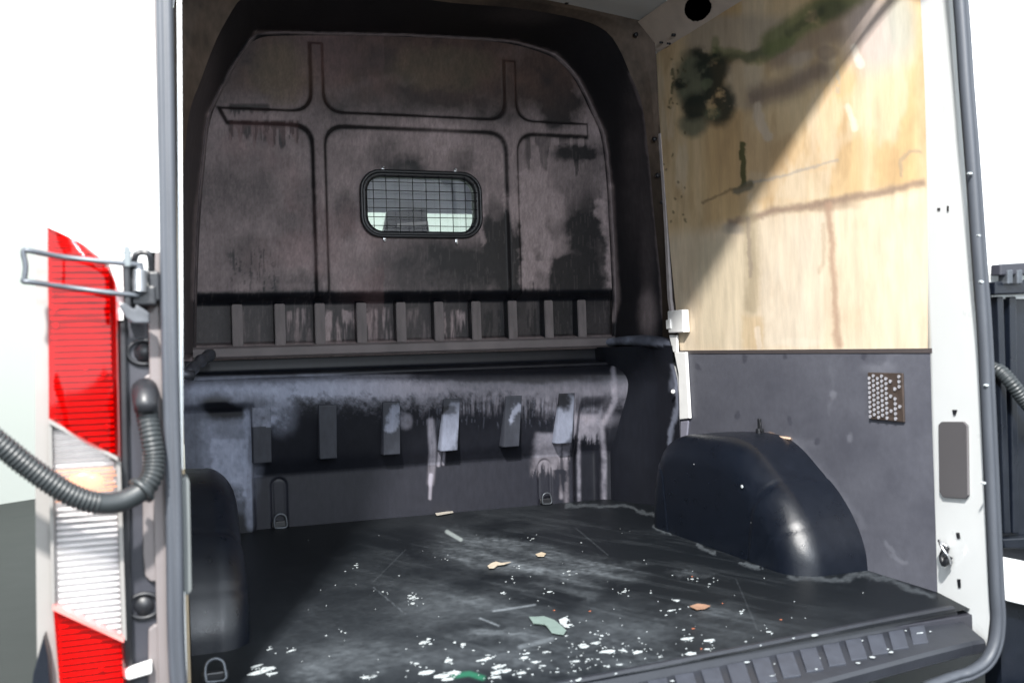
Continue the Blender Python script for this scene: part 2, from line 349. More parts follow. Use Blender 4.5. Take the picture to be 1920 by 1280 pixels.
# ---------------- window in the bulkhead
wc = (at_y(672, 320, YB) + at_y(902, 447, YB)) / 2; wx, wz = wc.x, wc.z
ww, wh = .500, .262
YW = YB - .025
fr = round_rect(wx, wz, ww, wh, .078); inn = round_rect(wx, wz, ww - .046, wh - .040, .062)
bm = bmesh.new(); ring_plate(bm, fr, inn, lambda a, b, d: Vector((a, YW + d, b)), .05)
tube(bm, [(a, YW, b) for a, b in fr], .008, 8, True)
win = from_bm('bulkhead_window', bm, M['black'], van, True)
mesh_obj('glass_pane', [(a, YW + .035, b) for a, b in round_rect(wx, wz, ww - .04, wh - .034, .062)], [tuple(range(28))], M['glass'], win)
def chord(v, axis):   # wire ends on the rounded frame
    hw, hh, r = (ww - .03) / 2, (wh - .026) / 2, .066
    if axis: d_ = abs(v - wx) - (hw - r); return hh - r + math.sqrt(max(0, r * r - max(0, d_) ** 2))
    d_ = abs(v - wz) - (hh - r); return hw - r + math.sqrt(max(0, r * r - max(0, d_) ** 2))
for px_ in (700, 724, 749, 774, 799, 824, 848, 872):
    x = at_y(px_, 385, YW).x; q = chord(x, 1); tube_obj('grille_wire', [(x, YW - .006, wz - q), (x, YW - .006, wz + q)], .0016, M['black'], win, 6)
for py_ in (343, 359, 375, 391, 408, 424):
    z = at_y(787, py_, YW).z; q = chord(z, 0); tube_obj('grille_wire', [(wx - q, YW - .003, z), (wx + q, YW - .003, z)], .0016, M['black'], win, 6)
for px_, py_ in ((719, 313), (855, 317), (722, 451), (857, 456)):
    p = at_y(px_, py_, YB - .02); s_ = 1 if py_ < 380 else -1
    bm = bmesh.new(); bmesh.ops.create_uvsphere(bm, u_segments=10, v_segments=6, radius=.0055); bmesh.ops.translate(bm, verts=bm.verts, vec=(p.x, YB - .018, p.z))
    bx(bm, (p.x - .006, YB - .016, min(p.z, p.z - s_ * .02)), (p.x + .006, YB - .010, max(p.z, p.z - s_ * .02)), .001)
    from_bm('window_bolt', bm, M['steel'], win, True)
# cut the window hole out of the bulkhead sheet
me = bulk.data; bm = bmesh.new(); bm.from_mesh(me)
kill = [f for f in bm.faces if abs(f.calc_center_median().x - wx) < ww / 2 - .012 and abs(f.calc_center_median().z - wz) < wh / 2 - .012 and
        max(0, abs(f.calc_center_median().x - wx) - (ww / 2 - .078)) ** 2 + max(0, abs(f.calc_center_median().z - wz) - (wh / 2 - .078)) ** 2 < .066 ** 2]
bmesh.ops.delete(bm, geom=kill, context='FACES'); bm.to_mesh(me); bm.free()

# ---------------- surround: rim of the bulkhead sweeping forward to walls and roof
def outline(px, y, n=110): return resample(spline([at_y(a, b, y) for a, b in px], 6), n)
O0 = outline([(362, 662), (363, 560), (368, 420), (378, 300), (390, 215), (425, 140), (455, 88), (480, 66), (530, 61), (700, 63), (860, 69), (960, 78), (1030, 98), (1060, 118), (1085, 150), (1110, 200), (1132, 250), (1143, 330), (1150, 450), (1154, 560), (1152, 662)], YB - .012)
O2 = outline([(335, 662), (338, 560), (341, 420), (352, 230), (377, 150), (400, 88), (425, 38), (460, -8), (530, -22), (700, -15), (840, 5), (971, 16), (1083, 36), (1135, 58), (1160, 90), (1181, 138), (1204, 197), (1217, 300), (1228, 420), (1240, 540), (1243, 662)], 3.55)
R3 = [(1.882, 3.40, .66), (1.88, 3.44, 1.14), (1.876, 3.49, 1.52), (1.87, 3.49, 1.80), (1.862, 3.49, 1.89), (1.846, 3.49, 1.96), (1.80, 3.49, 1.985), (1.68, 3.49, 2.0), (1.3, 3.49, 2.02), (.95, 3.49, 2.025)]
R3 = R3 + [(1.90 - a, b, c_) for a, b, c_ in R3[-2::-1]]
O3 = resample(spline(R3[::-1], 6), 110)
J = 9; rows = []
for j in range(J + 1):
    t = j / J; b_ = math.sin(t * math.pi / 2)
    rows.append([Vector((p.x + (q.x - p.x) * t ** 1.25, p.y + (q.y - p.y) * t ** .8, p.z + (q.z - p.z) * t ** 1.25)) for p, q in zip(O0, O2)])
rim = [p + Vector((0, -.010, 0)) + (Vector((.95, p.y, 1.2)) - p).normalized() * .006 for p in O0]
rows = [[p + (Vector((.95, p.y, 1.2)) - p).normalized() * .014 + Vector((0, .006, 0)) for p in O0], rim] + rows
A = np.array([[tuple(p) for p in r] for r in rows])
# denser for the dust
def densify(A, k):
    n = (A.shape[0] - 1) * k + 1; t = np.linspace(0, A.shape[0] - 1, n); i = np.minimum(t.astype(int), A.shape[0] - 2); f = (t - i)[:, None, None]
    return A[i] * (1 - f) + A[i + 1] * f
A = densify(A, 5); A = densify(A.transpose(1, 0, 2), 4).transpose(1, 0, 2)
w = Wear(A[..., 0], A[..., 1], A[..., 2])
w = Wear(A[..., 0], A[..., 1], A[..., 2], 3)
d = .03 + .16 * ss(430, 380, w.u) * 1.0 * (w.u < 430) + .14 * w.blob(1190, 300, 22, 130, .8) * (.4 + w.n1) + .10 * w.blob(980, 30, 60, 14, .8)
d = d + .55 * w.line([(1040, 100), (1085, 146), (1132, 248), (1146, 350)], 4, .8) + .5 * w.line([(480, 62), (700, 64), (960, 76), (1040, 100)], 3, .8) + .4 * w.line([(390, 215), (366, 420), (362, 560)], 4, .9) + .4 * w.line([(390, 215), (430, 135), (480, 62)], 3.5, .8)
d = d + .6 * w.line([(1146, 350), (1152, 470), (1158, 560), (1150, 600)], 5, .8) + .45 * w.blob(1215, 590, 16, 40, .7) + .3 * w.line([(1181, 138), (1208, 210), (1230, 430), (1245, 600)], 3, .8) + .12 * w.blob(1215, 480, 12, 110, .8)
d = np.clip(d * (.85 + .3 * w.n2), 0, 1)
base = mix(np.ones(d.shape + (3,)) * INK * .8, DUST, d)
grid('bulkhead_surround', A[..., 0], A[..., 1], A[..., 2], M['worn'], van, worn(base, .5 + d), flip=False)
B = np.array([[tuple(p) for p in O2], [tuple(p + (q - p) * .5 + Vector((0, -.012, 0))) for p, q in zip(O2, O3)], [tuple(q) for q in O3]])
B = densify(B, 8); B = densify(B.transpose(1, 0, 2), 3).transpose(1, 0, 2)
w = Wear(B[..., 0], B[..., 1], B[..., 2])
d = np.clip(.5 + .9 * (w.n1 - .5) + .5 * (w.n2 - .5), 0, 1); right = ss(240, 420, w.v)
base = mix(np.ones(d.shape + (3,)) * np.array([.035, .027, .021]), [.125, .092, .072], d * (1 - .7 * right)); base = mix(base, INK, .5 * w.blob(960, 10, 60, 14, .6))
grid('front_roof_bow', B[..., 0], B[..., 1], B[..., 2], M['worn'], van, worn(base, .6 + 0 * d))
for px_, py_ in ((1061, 6), (1190, 67), (1225, 262), (1231, 330), (1240, 380)):
    p = at_y(px_, py_, 3.50); bm = bmesh.new(); bmesh.ops.create_cone(bm, cap_ends=True, segments=10, radius1=.010, radius2=.008, depth=.012, matrix=Matrix.Translation((p.x, p.y - .012, p.z)) @ Matrix.Rotation(math.pi / 2, 4, 'X'))
    from_bm('panel_plug', bm, M['black'], van, True)

# ---------------- lower bulkhead: rounded box front with gussets
prof = [(YB + .02, .664), (YB + .02, .622), (YB + .012, .606), (YB - .02, .600), (YB - .075, .598), (YB - .085, .592), (YB - .088, .583), (YB - .108, .578), (YB - .135, .560), (YB - .150, .530), (YB - .152, .49), (YB - .142, .44), (YB - .115, .36), (YB - .085, .27), (YB - .060, .225), (YB - .050, .205), (YB - .048, .16), (YB - .045, .0), (YB - .045, -.01)]
pp = np.array([tuple(v) for v in resample(spline([(0, a, b) for a, b in prof], 8), 190)])
nu = 430; xs = np.linspace(.03, 1.87, nu); X = np.tile(xs, (190, 1)); Y0 = np.tile(pp[:, 1:2], (1, nu)); Z = np.tile(pp[:, 2:3], (1, nu))
endr = ss(1.60, 1.64, X) * ss(.02, .06, Z) * (1 - ss(.36, .44, Z)); endl = (1 - ss(.22, .27, X)) * (1 - ss(.40, .45, Z))
Y1 = Y0 + (.05 * ss(1.60, 1.63, X) * (1 - ss(.50, .56, Z)) * 0)
flatY = YB - .10
Yl = np.where(Z < .56, Y0 + (flatY - Y0) * (1 - ss(.265, .285, X)) * (1 - ss(.46, .50, Z)) * .8, Y0)
Yl = Yl + .045 * ss(1.60, 1.635, X) * (1 - ss(1.72, 1.76, X)) * (1 - ss(.40, .46, Z))
Yl = Yl - .03 * ss(1.70, 1.87, X) * (Z < .58)
# two upright slots and the groove round the lower plate
def rr_sd(cx, cz, hw, hh, r): dx = np.abs(X - cx) - hw + r; dz = np.abs(Z - cz) - hh + r; return np.hypot(np.maximum(dx, 0), np.maximum(dz, 0)) + np.minimum(np.maximum(dx, dz), 0) - r
for sx in (.372, 1.475):
    q = rr_sd(sx, .085, .027, .105, .027); Yl = Yl + .006 * (1 - ss(-.004, .004, q)) + .006 * np.exp(-(q / .004) ** 2)
w = Wear(X, Yl, Z, 6)
d = .02 * w.n1
lim = np.interp(w.u, [372, 462, 466, 500, 535, 548, 620, 700, 760, 800, 860, 940, 1000, 1060, 1100, 1150], [940, 940, 830, 790, 800, 765, 762, 768, 772, 778, 762, 766, 778, 800, 800, 780])
fine = .5 * w.n2 + .3 * fbm(w.u / 2.5, w.v / 2.5, 44, 3) + .2 * w.n1
cov = ss(-.15, .75, (lim - w.v) / 55 + 1.9 * (fine - .5)) * ss(700, 712, w.v) * (1 - .55 * ss(760, 900, w.u))
cov = cov * (1 - .75 * w.blob(940, 708, 190, 9, .4)) * (1 - .5 * ss(.53, .62, fine) * w.blob(770, 712, 60, 9, .5))
roll_sheen = np.exp(-((w.v - 730) / 17.0) ** 2) + .8 * np.exp(-((w.v - 703) / 3.0) ** 2)  # highlight along the roll, painted in as paler dust
d = d + cov * (.38 + .75 * roll_sheen)
d = d + .5 * w.box(560, 700, 770, 752, 12) * roll_sheen
d = d + .35 * w.box(860, 742, 1130, 775, 12) * ss(.35, .8, w.col2)
d = d + .30 * w.box(376, 790, 462, 960, 9) * (.55 + .7 * w.n1) + .45 * w.box(396, 822, 455, 905, 4) - .5 * w.blob(405, 752, 28, 18, .5) - .45 * w.blob(430, 772, 40, 14, .6)
d = d + .55 * w.line([(470, 770), (466, 860), (468, 985)], 9, .6) + .4 * w.blob(475, 880, 14, 60, .7)
d = d + .5 * w.box(468, 770, 520, 800, 8) * w.n2 * 1.6 + .35 * w.blob(530, 775, 28, 40, .4)
d = d + .7 * w.line([(808, 790), (812, 850), (807, 905)], 6, .7, False) * (.3 + 1.1 * w.col2) + .8 * w.line([(808, 890), (806, 934)], 3, .6, False) + .75 * w.line([(826, 835), (822, 872)], 3, .6, False) + .7 * w.line([(833, 835), (831, 870)], 2.5, .6, False) + .4 * w.blob(760, 790, 12, 14)
d = d + .6 * w.ragged(1070, 1122, 776, 822, 26, 9) + .5 * w.ragged(1006, 1056, 812, 885, 34, 9, -.12) + .35 * w.ragged(1040, 1070, 790, 850, 60) + .6 * w.line([(1050, 890), (1052, 932)], 3.5, .8, False) + (.5 * w.line([(1060, 850), (1062, 942)], 4, .9, False) + .4 * w.line([(1085, 830), (1086, 942)], 3, .9, False) + .5 * w.line([(1128, 790), (1133, 860), (1132, 942)], 4, .95, False)) * (.4 + w.n2) + .5 * w.line([(1148, 690), (1152, 750), (1135, 790)], 4.5, .9) + .35 * w.blob(1110, 785, 40, 12, .8)
d = d - .5 * w.blob(1050, 890, 12, 30, .5) * (w.v > 880)
plate = (Z < .20) * (X > .27) * (X < 1.61)
d = np.clip(d * (.85 + .5 * (w.n2 - .5)), 0, 1)
base = mix(np.ones(X.shape + (3,)) * INK, COLD, d)
base = mix(base, [.019, .020, .028], plate * (1 - d) * .8); base = mix(base, DUST * 1.05, .55 * ss(520, 900, w.u) * d)
hair = (fbm(w.u / 1.6, w.v / 22, 97, 2) > .70) * .12 * w.box(760, 740, 1130, 800, 10); base = mix(base, COLD, hair)
low = grid('lower_bulkhead', X, Yl, Z, M['worn'], van, worn(base, .12 + .8 * d), flip=True)
def gusset_wear(g, n): pass
for k, px_ in enumerate((490, 612, 728, 840, 954, 1054)):
    x = (.306, .552, .800, 1.046, 1.309, 1.544)[k]; hw = .037
    n1, n2 = 26, 50; U, V = np.meshgrid(np.linspace(-1, 1, n1), np.linspace(0, 1, n2))
    zz = .475 - .215 * V; edgef = 1 - np.abs(U) ** 8
    yy = YB - .150 - .002 * V + .0 * U
    # wrap: sides fall back to the face
    prof_y = np.interp(zz, pp[::-1, 2], pp[::-1, 1])
    front = YB - .156 + .016 * V
    GY = np.where(np.abs(U) > .93, prof_y + .012, front); GX = x + hw * np.clip(U * 1.0, -1, 1) * (1 - .04 * V) - (.012 + .0 * k) * V * (k > 2)
    GY = np.where(V > .985, prof_y + .012, GY); GY = np.where(V < .01, prof_y + .004, GY)
    w = Wear(GX, GY, zz)
    d = .06 + .1 * w.n1
    if k == 0: d = d + .6 * (w.v < 800) * w.n2 * 1.5
    if k == 2: d = d + .75 * w.line([(742, 772), (735, 800)], 9, .4) + .5 * w.line([(706, 780), (704, 815)], 2.5, .5)
    if k == 3: d = d + .7 * w.line([(848, 775), (832, 830)], 19, .3) * (1 - .6 * w.blob(852, 850, 12, 18, .4)) - .6 * w.blob(838, 768, 20, 9)
    if k == 4: d = d + .7 * w.line([(972, 755), (958, 790)], 6, .5)
    if k == 5: d = d + .7 * w.line([(1062, 765), (1040, 840)], 22, .3) - .8 * w.blob(1050, 755, 18, 13, .4)
    d = np.clip(d, 0, 1); base = mix(np.ones(U.shape + (3,)) * np.array([.010, .011, .015]), COLD * .8, d)
    grid('stiffening_rib', GX, GY, zz, M['worn'], low, worn(base, .2 + .7 * d), smooth=False)

# ---------------- lashing rings
def lashing_ring(p, n, size=.04, tilt=0.0, parent=van, m=None, label=None):
    """n: direction the ring stands off from"""
    bm = bmesh.new(); q = Matrix.Rotation(tilt, 3, 'X')
    bx(bm, (p[0] - size * .75, p[1] - .006, p[2] - .004), (p[0] + size * .75, p[1] + .010, p[2] + size * .45), .003)
    bkt = from_bm('lashing_ring', bm, M['black'], parent)
    pts = [(-.5, -.1), (-.55, .5), (-.42, .95), (0, 1.15), (.42, .95), (.55, .5), (.5, -.1)]
    P = [Vector(p) + q @ Vector((a * size, -.012, b * size)) for a, b in pts]
    tube_obj('loop', spline(P + [P[0]], 5)[:-1], size * .095, m or M['steel'], bkt, 8, True)
    if label: bkt['label'] = label
    return bkt
lashing_ring((.372, YB - .052, .008), 0, .042, 0, m=M['rod'])
lashing_ring((1.475, YB - .052, .010), 0, .036, 0, m=M['rod'])
p = at_z(408, 1272, .0); lashing_ring((p.x - .005, p.y, .0), 0, .036, -.3, m=M['rod'], label='bright lashing ring beside the left wheel arch')

# ---------------- load floor with scuffs, dust, dried paint
nx, ny = 430, 480
fy = 1.835 + (3.86 - 1.835) * np.linspace(0, 1, ny) ** 1.25
X, Y = np.meshgrid(np.linspace(.02, 1.88, nx), fy); Z = np.zeros(X.shape)
Y = np.where(Y < 1.95, Y + (X - 1.2) * .085 * (1.95 - Y) / .115, Y)
w = Wear(X, Y, Z, 10)
Z = .0012 * (fbm(X * 4, Y * 4, 60) - .5)
cl = fbm(X * 3.2, Y * 3.2, 61, 5); st_ = fbm((X + Y * .4) * 22, (Y - X * .2) * 3.5, 63, 4); grain = fbm(X * 60, Y * 60, 66, 3)
d = .03 * cl
zone = w.blob(1080, 1120, 420, 170, .6)
d = d + .20 * zone * ss(.42, .78, cl) + .12 * zone * ss(.5, .8, st_)
for (x, y, rx, ry, s_) in [(860, 1022, 60, 20, .30), (960, 1040, 100, 22, .38), (1050, 1060, 80, 18, .40), (1090, 1075, 60, 18, .32), (930, 1020, 50, 10, .35), (1180, 1080, 40, 10, .18), (900, 1130, 90, 24, .12), (930, 1190, 70, 10, .25), (900, 1188, 30, 6, .4), (1040, 1230, 120, 34, .15), (590, 1262, 40, 18, .22), (720, 1230, 120, 26, .13), (1100, 1105, 30, 14, .25), (1200, 1190, 60, 28, .12), (1000, 1095, 60, 12, .15), (1230, 1250, 70, 18, .15), (1330, 1145, 60, 14, .14), (1160, 1060, 50, 7, .25), (1290, 1075, 34, 5, .35)]:
    d = d + 1.15 * s_ * w.blob(x, y, rx, ry, .8) * (.35 + 1.1 * ss(.25, .75, .5 * st_ + .5 * cl)) * (.5 + grain)
d = d + .18 * w.blob(700, 1200, 260, 90, .8) * (.3 + cl)
d = d + .35 * w.line([(1230, 988), (1300, 1018), (1400, 1056), (1480, 1080)], 4, .8) * (.1 + 1.2 * (w.n1 > .5)) + .35 * w.line([(1480, 1080), (1560, 1088), (1625, 1075), (1745, 1112)], 5, .9) + .4 * w.line([(1060, 946), (1140, 944), (1228, 965)], 3, .8) + .4 * w.line([(465, 992), (510, 988)], 4, .7)
for pts, wd_, s_ in [([(925, 1145), (1003, 1133)], 1.8, .7), ([(900, 1158), (935, 1172)], 1.6, .7), ([(975, 1212), (1035, 1198)], 4, .4), ([(700, 1100), (760, 1150)], .9, .3), ([(1080, 990), (1140, 1040)], 1, .2), ([(840, 998), (862, 1010)], 3, .8), ([(1380, 1085), (1420, 1180)], .8, .15), ([(760, 1030), (700, 1090)], .8, .15)]:
    d = d + s_ * w.line(pts, wd_, .6, False)
d = np.clip(d * (.65 + .7 * grain) * .50 - .014, 0, 1)
base = mix(np.ones(X.shape + (3,)) * np.array([.0050, .0068, .0092]), [.24, .27, .30], d)
base = mix(base, [.02, .13, .075], .75 * w.line([(850, 1266), (880, 1262), (905, 1270)], 5, .5, False)); base = mix(base, [.30, .34, .34], .8 * w.line([(838, 996), (864, 1011)], 3.5, .5, False))
lf = grid('load_floor', X, Y, Z, M['floor'], van, worn(base, .1 + 1.4 * d))
under = box('floor_pan', (.0, 1.88, -.06), (1.90, 3.9, -.012), M['dark'], van, .002)
def fleck(bm, x, y, r, el=1.0, rot=0, z=.0012, h=.0012, n=8, spiky=.35):
    c0, s0 = math.cos(rot), math.sin(rot); poly = []
    for k in range(n):
        a = 2 * math.pi * k / n + random.uniform(-.2, .2); q = r * random.uniform(1 - spiky, 1 + spiky)
        u, v = q * math.cos(a) * el, q * math.sin(a); poly.append(Vector((x + u * c0 - v * s0, y + u * s0 + v * c0, z)))
    prism(bm, poly, (0, 0, h))
bm = bmesh.new(); bg_ = bmesh.new()
def put(px_, py_, r, el=1.4, rot=0, b_=None, **k):
    p = at_z(px_, py_, 0)
    if .03 < p.x < 1.85 and p.y > 1.86: fleck(b_ or bm, p.x, p.y, r, el, rot, **k)
N = 0
while N < 200:
    u = random.gauss(1130, 170); v = 1285 - abs(random.gauss(0, 62))
    if v < 1010 or u > 1500 or u < 560 : continue
    r = .0008 + .0075 * random.random() ** 6; e_ = random.uniform(1, 2.2); a_ = random.gauss(.3, .5); put(u, v, r, e_, a_, n=random.choice((6, 9, 12)), spiky=.5); N += 1
    if r > .003:
        for q in range(random.randint(1, 5)): put(u + random.gauss(0, 7), v + random.gauss(0, 4), r * random.uniform(.15, .45), 1.5, a_, spiky=.5)
for k in range(90):
    u = random.uniform(560, 1650); v = random.uniform(990, 1270); put(u, v, .0007 + .002 * random.random() ** 3, random.uniform(1, 1.8), random.uniform(0, 3))
for u, v, r, el, rot in [(771, 1122, .007, 1.2, .8), (775, 1132, .006, 1.8, 1.3), (768, 1117, .004, 1.4, 0), (782, 1122, .0035, 1.5, 0), (718, 1110, .003, 1, 0), (668, 1060, .003, 2, 0), (548, 1220, .0035, 2.6, .5), (490, 1260, .009, 3.2, .35), (480, 1250, .005, 3, .5), (500, 1254, .006, 2.4, .3), (508, 1264, .004, 3, .2), (505, 1218, .003, 2.6, .6),
        (798, 1262, .010, 1.7, .1), (830, 1268, .010, 1.6, .2), (850, 1262, .009, 1.8, .3), (840, 1274, .007, 2, 0), (690, 1270, .006, 2.6, 0), (700, 1268, .004, 2.5, 0), (984, 1234, .007, 1.5, 0), (930, 1262, .008, 1.6, .1), (950, 1258, .009, 1.4, .4), (978, 1262, .006, 1.6, 0), (1036, 1275, .007, 1.3, 0), (1022, 1223, .005, 1.6, 0), (1056, 1163, .009, 1.2, .6), (1068, 1172, .006, 1.5, .3), (1094, 1213, .008, 1.5, .2), (1140, 1222, .011, 1.5, 0), (1092, 1210, .007, 1.3, 0), (1210, 1248, .010, 1.3, 0), (1170, 1110, .005, 1.6, .8), (1172, 1108, .004, 2, 1), (1288, 1198, .008, 1.8, .1), (1330, 1201, .008, 1.6, .1), (1295, 1226, .008, 1.5, 0), (1365, 1224, .006, 1.3, 0), (1172, 1275, .005, 2.5, .2), (1200, 1270, .007, 3, .3), (1268, 1126, .006, 1.8, -.4), (1258, 1145, .004, 2, 0), (973, 1066, .003, 1, 0), (942, 1112, .004, 2, 0), (1030, 1110, .005, 1.5, 0), (960, 1085, .003, 1, 0), (905, 1238, .004, 4, 0), (640, 1185, .002, 1, 0), (1000, 1010, .004, 1.4, 0), (990, 1225, .005, 1, 0), (835, 1048, .003, 1, 0), (930, 1270, .006, 1.5, 0), (1080, 1240, .005, 1.6, 0), (1107, 1262, .006, 1.4, 0), (1390, 1150, .003, 1.6, 0), (1442, 1185, .004, 1.5, 0), (1330, 1095, .003, 1.3, 0), (1298, 1086, .004, 1.3, 0), (1400, 1262, .006, 1.5, 0)]:
    put(u, v, r, el, rot)
    for q in range(4): put(u + random.gauss(0, 9), v + random.gauss(0, 5), random.uniform(.0008, .0022), 1.4, rot)
o = from_bm('paint_splatter', bm, mat('dried_white_paint', (.36, .39, .40), .6, var=.5, scale=90), lf); o['kind'] = 'stuff'
bm = bmesh.new()
for k in range(10): u = random.gauss(1250, 160); put(u, random.uniform(1080, 1270), random.uniform(.001, .0025), 1.5, 0, bm)
o = from_bm('rust_flecks', bm, flat('rust_fleck', (.38, .12, .06)), lf); o['kind'] = 'stuff'

# rear step: ridge, sloping tread, nose
def step_z(y): return -.018
L0, L1, L2 = Vector((.02, 1.735, -.018)), None, None
def ln(x): return 1.911 - (1.721 - x) * .1030     # rear edge of floor / ridge, runs a little skew in plan
_n0, _n1 = at_z(1510, 1280, -.048), at_z(1833, 1195, -.048)
def nose(x): return _n1.y - (_n1.x - x) * (_n1.y - _n0.y) / (_n1.x - _n0.x)
xs = [.02, .4, .8, 1.1, 1.4, 1.6, 1.76, 1.80]
secs = []
for x in xs:
    a, b = ln(min(x, 1.74)), nose(min(x, 1.74)); secs.append([(x, a + .018, -.002), (x, a + .006, .005), (x, a - .004, .005), (x, a - .014, -.004), (x, a - .020, -.020), (x, b + .012, -.046), (x, b, -.050), (x, b - .006, -.058), (x, b - .004, -.080), (x, b + .03, -.09), (x, b + .05, -.09)])
bm = bmesh.new(); V = [[bm.verts.new(p) for p in s] for s in secs]
for i in range(len(V) - 1):
    for k in range(10): bm.faces.new((V[i][k], V[i + 1][k], V[i + 1][k + 1], V[i][k + 1]))
bm.faces.new(V[-1]); bm.faces.new(V[0][::-1])
rs = from_bm('rear_step', bm, mat('scuffed_step_plastic', (.018, .020, .026), .4, var=.35, scale=14, bump=.25), van, False)
pad = mat('worn_tread_pad', (.034, .038, .050), .5, var=.3, scale=40)
for k in range(24):
    x = 1.655 - k * .0665
    if x < .1: break
    a, b = ln(x) - .030, nose(x) + .022; sk = -.034
    pl = [(x - .022, a, -.0212), (x + .022, a, -.0212), (x + .022 + sk, b, -.0436), (x - .022 + sk, b, -.0436)]
    prism_obj('tread_pad', pl, (0, 0, .005), pad, rs, .0012)
bm = bmesh.new()
for k in range(40):
    x = random.uniform(.5, 1.7); y = random.uniform(nose(x) + .01, ln(x)); fleck(bm, x, y, .0015 + .006 * random.random() ** 3, random.uniform(1, 2.2), random.uniform(-.3, .6), z=(-.017 - .026 * min(1, max(0, (ln(x) - .02 - y) / (ln(x) - nose(x) - .032))) if y < ln(x) - .02 else .005))
o = from_bm('paint_splatter', bm, bpy.data.materials['dried_white_paint'], rs); o['kind'] = 'stuff'

# ---------------- wheel arches
def arch(side):
    xw = XR if side > 0 else XL; W = .238 if side > 0 else .130; s = -1 if side > 0 else 1; r = .095 if side > 0 else .075
    P = [(2.316, 0), (2.322, .05), (2.343, .101), (2.376, .151), (2.44, .215), (2.522, .268), (2.60, .318), (2.68, .350), (2.80, .362), (3.0, .350), (3.08, .340), (3.15, .315), (3.20, .26), (3.235, .17), (3.25, .07), (3.255, 0)]
    if side < 0: P = [(y, z * .985) for y, z in P]
    prof = resample(spline([(0, a, b) for a, b in P], 8), 120); pa = np.array([(p.y, p.z) for p in prof])
    cen = np.array([2.80, 0.0]); tg = np.gradient(pa, axis=0); nrm = np.stack([-tg[:, 1], tg[:, 0]], 1); nrm /= np.linalg.norm(nrm, axis=1)[:, None]
    nrm = np.where(((cen - pa) * nrm).sum(1)[:, None] < 0, -nrm, nrm)
    R = [(0, 0)] + [((W - r) * .5, 0), (W - r, .002)] + [(W - r + r * math.sin(a), r * (1 - math.cos(a)) * 1.1) for a in np.linspace(.12, math.pi / 2, 16)]
    X_, Y_, Z_ = [], [], []
    for dx, ins in R:
        kz = ss(0, .22, pa[:, 1]); q = pa + nrm * ins * np.stack([np.ones(120), kz], 1)
        X_.append(np.full(120, xw + s * dx)); Y_.append(q[:, 0]); Z_.append(q[:, 1])
    last = np.stack([Y_[-1], Z_[-1]], 1)
    for f in (.75, .5, .25, 0): q = last * f + np.stack([last[:, 0] * 0 + 2.8 + (last[:, 0] - 2.8) * .9, last[:, 1] * 0], 1) * (1 - f); X_.append(np.full(120, xw + s * W)); Y_.append(q[:, 0]); Z_.append(q[:, 1])
    X_, Y_, Z_ = map(np.array, (X_, Y_, Z_))
    # raised bands of the moulding
    t = np.linspace(0, 1, 120)[None, :]
    cr = sum(np.exp(-((t - c_) / .006) ** 2) for c_ in (.105, .235, .80)) * .003 * (np.arange(len(X_)) < 19)[:, None]
    off = .005 * (1 - ss(.225, .235, t)) + .003 * ss(.80, .81, t)
    Z_ = Z_ - cr * (Z_ > .02); X_ = X_ + s * (-cr + off * (np.arange(len(X_)) > 3)[:, None])
    o = grid('wheel_arch', X_, Y_, Z_, M['shell'], van, flip=side < 0)
    o['label'] = 'right wheel arch cover, long rounded black hump' if side > 0 else 'left wheel arch cover, partly hidden by the door post'
    # bottom flange
    bm = bmesh.new()
    return o
ra = arch(1); la = arch(-1)
p = at_x(1425, 815, XR - .03)
bm = bmesh.new(); bx(bm, (p.x - .012, p.y - .010, p.z - .012), (p.x + .012, p.y + .010, p.z + .022), .004); bx(bm, (p.x - .005, p.y - .006, p.z + .018), (p.x + .005, p.y + .008, p.z + .055), .003)
tube(bm, spline([(p.x, p.y, p.z + .05), (p.x - .006, p.y - .014, p.z + .04), (p.x - .004, p.y - .016, p.z + .015)], 4), .0035, 6)
from_bm('cargo_hook', bm, M['black'], van)
bm = bmesh.new(); p0 = at_x(1372, 812, XR - .012); p1 = at_x(1482, 822, XR - .012)
tube(bm, [p0, (p0 + p1) / 2 + Vector((0, 0, .004)), p1], .004, 6); from_bm('foam_sealant_bead', bm, flat('tan_foam', (.42, .30, .22)), van, True)
for px_, py_, r in ((1390, 912, .0065), (1408, 980, .003), (1300, 870, .002)):
    r_ = ray(px_, py_); t_ = (XR - .243) / r_[0]; q = Vector((r_[0] * t_, r_[1] * t_, H + r_[2] * t_))
    bm = bmesh.new(); bmesh.ops.create_uvsphere(bm, u_segments=12, v_segments=8, radius=r); bmesh.ops.scale(bm, verts=bm.verts, vec=(.45, 1, .9)); bmesh.ops.translate(bm, verts=bm.verts, vec=q + Vector((.002, 0, 0)))
    o = from_bm('paint_drop', bm, bpy.data.materials['dried_white_paint'], ra, True)

# ---------------- right side: plywood above, grey board below
def quad_sheet(name, y0, y1, z0, z1, x, fn, m, n=(250, 260), thick=.009, topf=None, warp=14):
    Yg, Zg = np.meshgrid(np.linspace(y0, y1, n[0]), np.linspace(0, 1, n[1])); 
    yy = Yg + (fn(Yg, Zg) if fn else 0); Zg = z0 + (z1 - z0) * Zg
    return yy, Zg
Yg, V = np.meshgrid(np.linspace(2.0, 3.5, 300), np.linspace(.640, 1.842, 300))
front = 3.385 + (V - .640) / 1.2 * .135; Yg = 2.0 + (Yg - 2.0) / 1.5 * (front - 2.0)
Xg = XR + .004 * (fbm(Yg * 2, V * 2, 80) - .5) - .006 * np.sin((V - .64) / 1.2 * math.pi)
w = Wear(Xg, Yg, V, 6)
vb = fbm(Yg * 5, V * .8, 82, 4); vf = fbm(Yg * 30, V * 2.5, 84, 3)
base = mix(np.ones(V.shape + (3,)) * np.array([.58, .42, .23]), [.66, .53, .35], ss(.3, .7, vb))
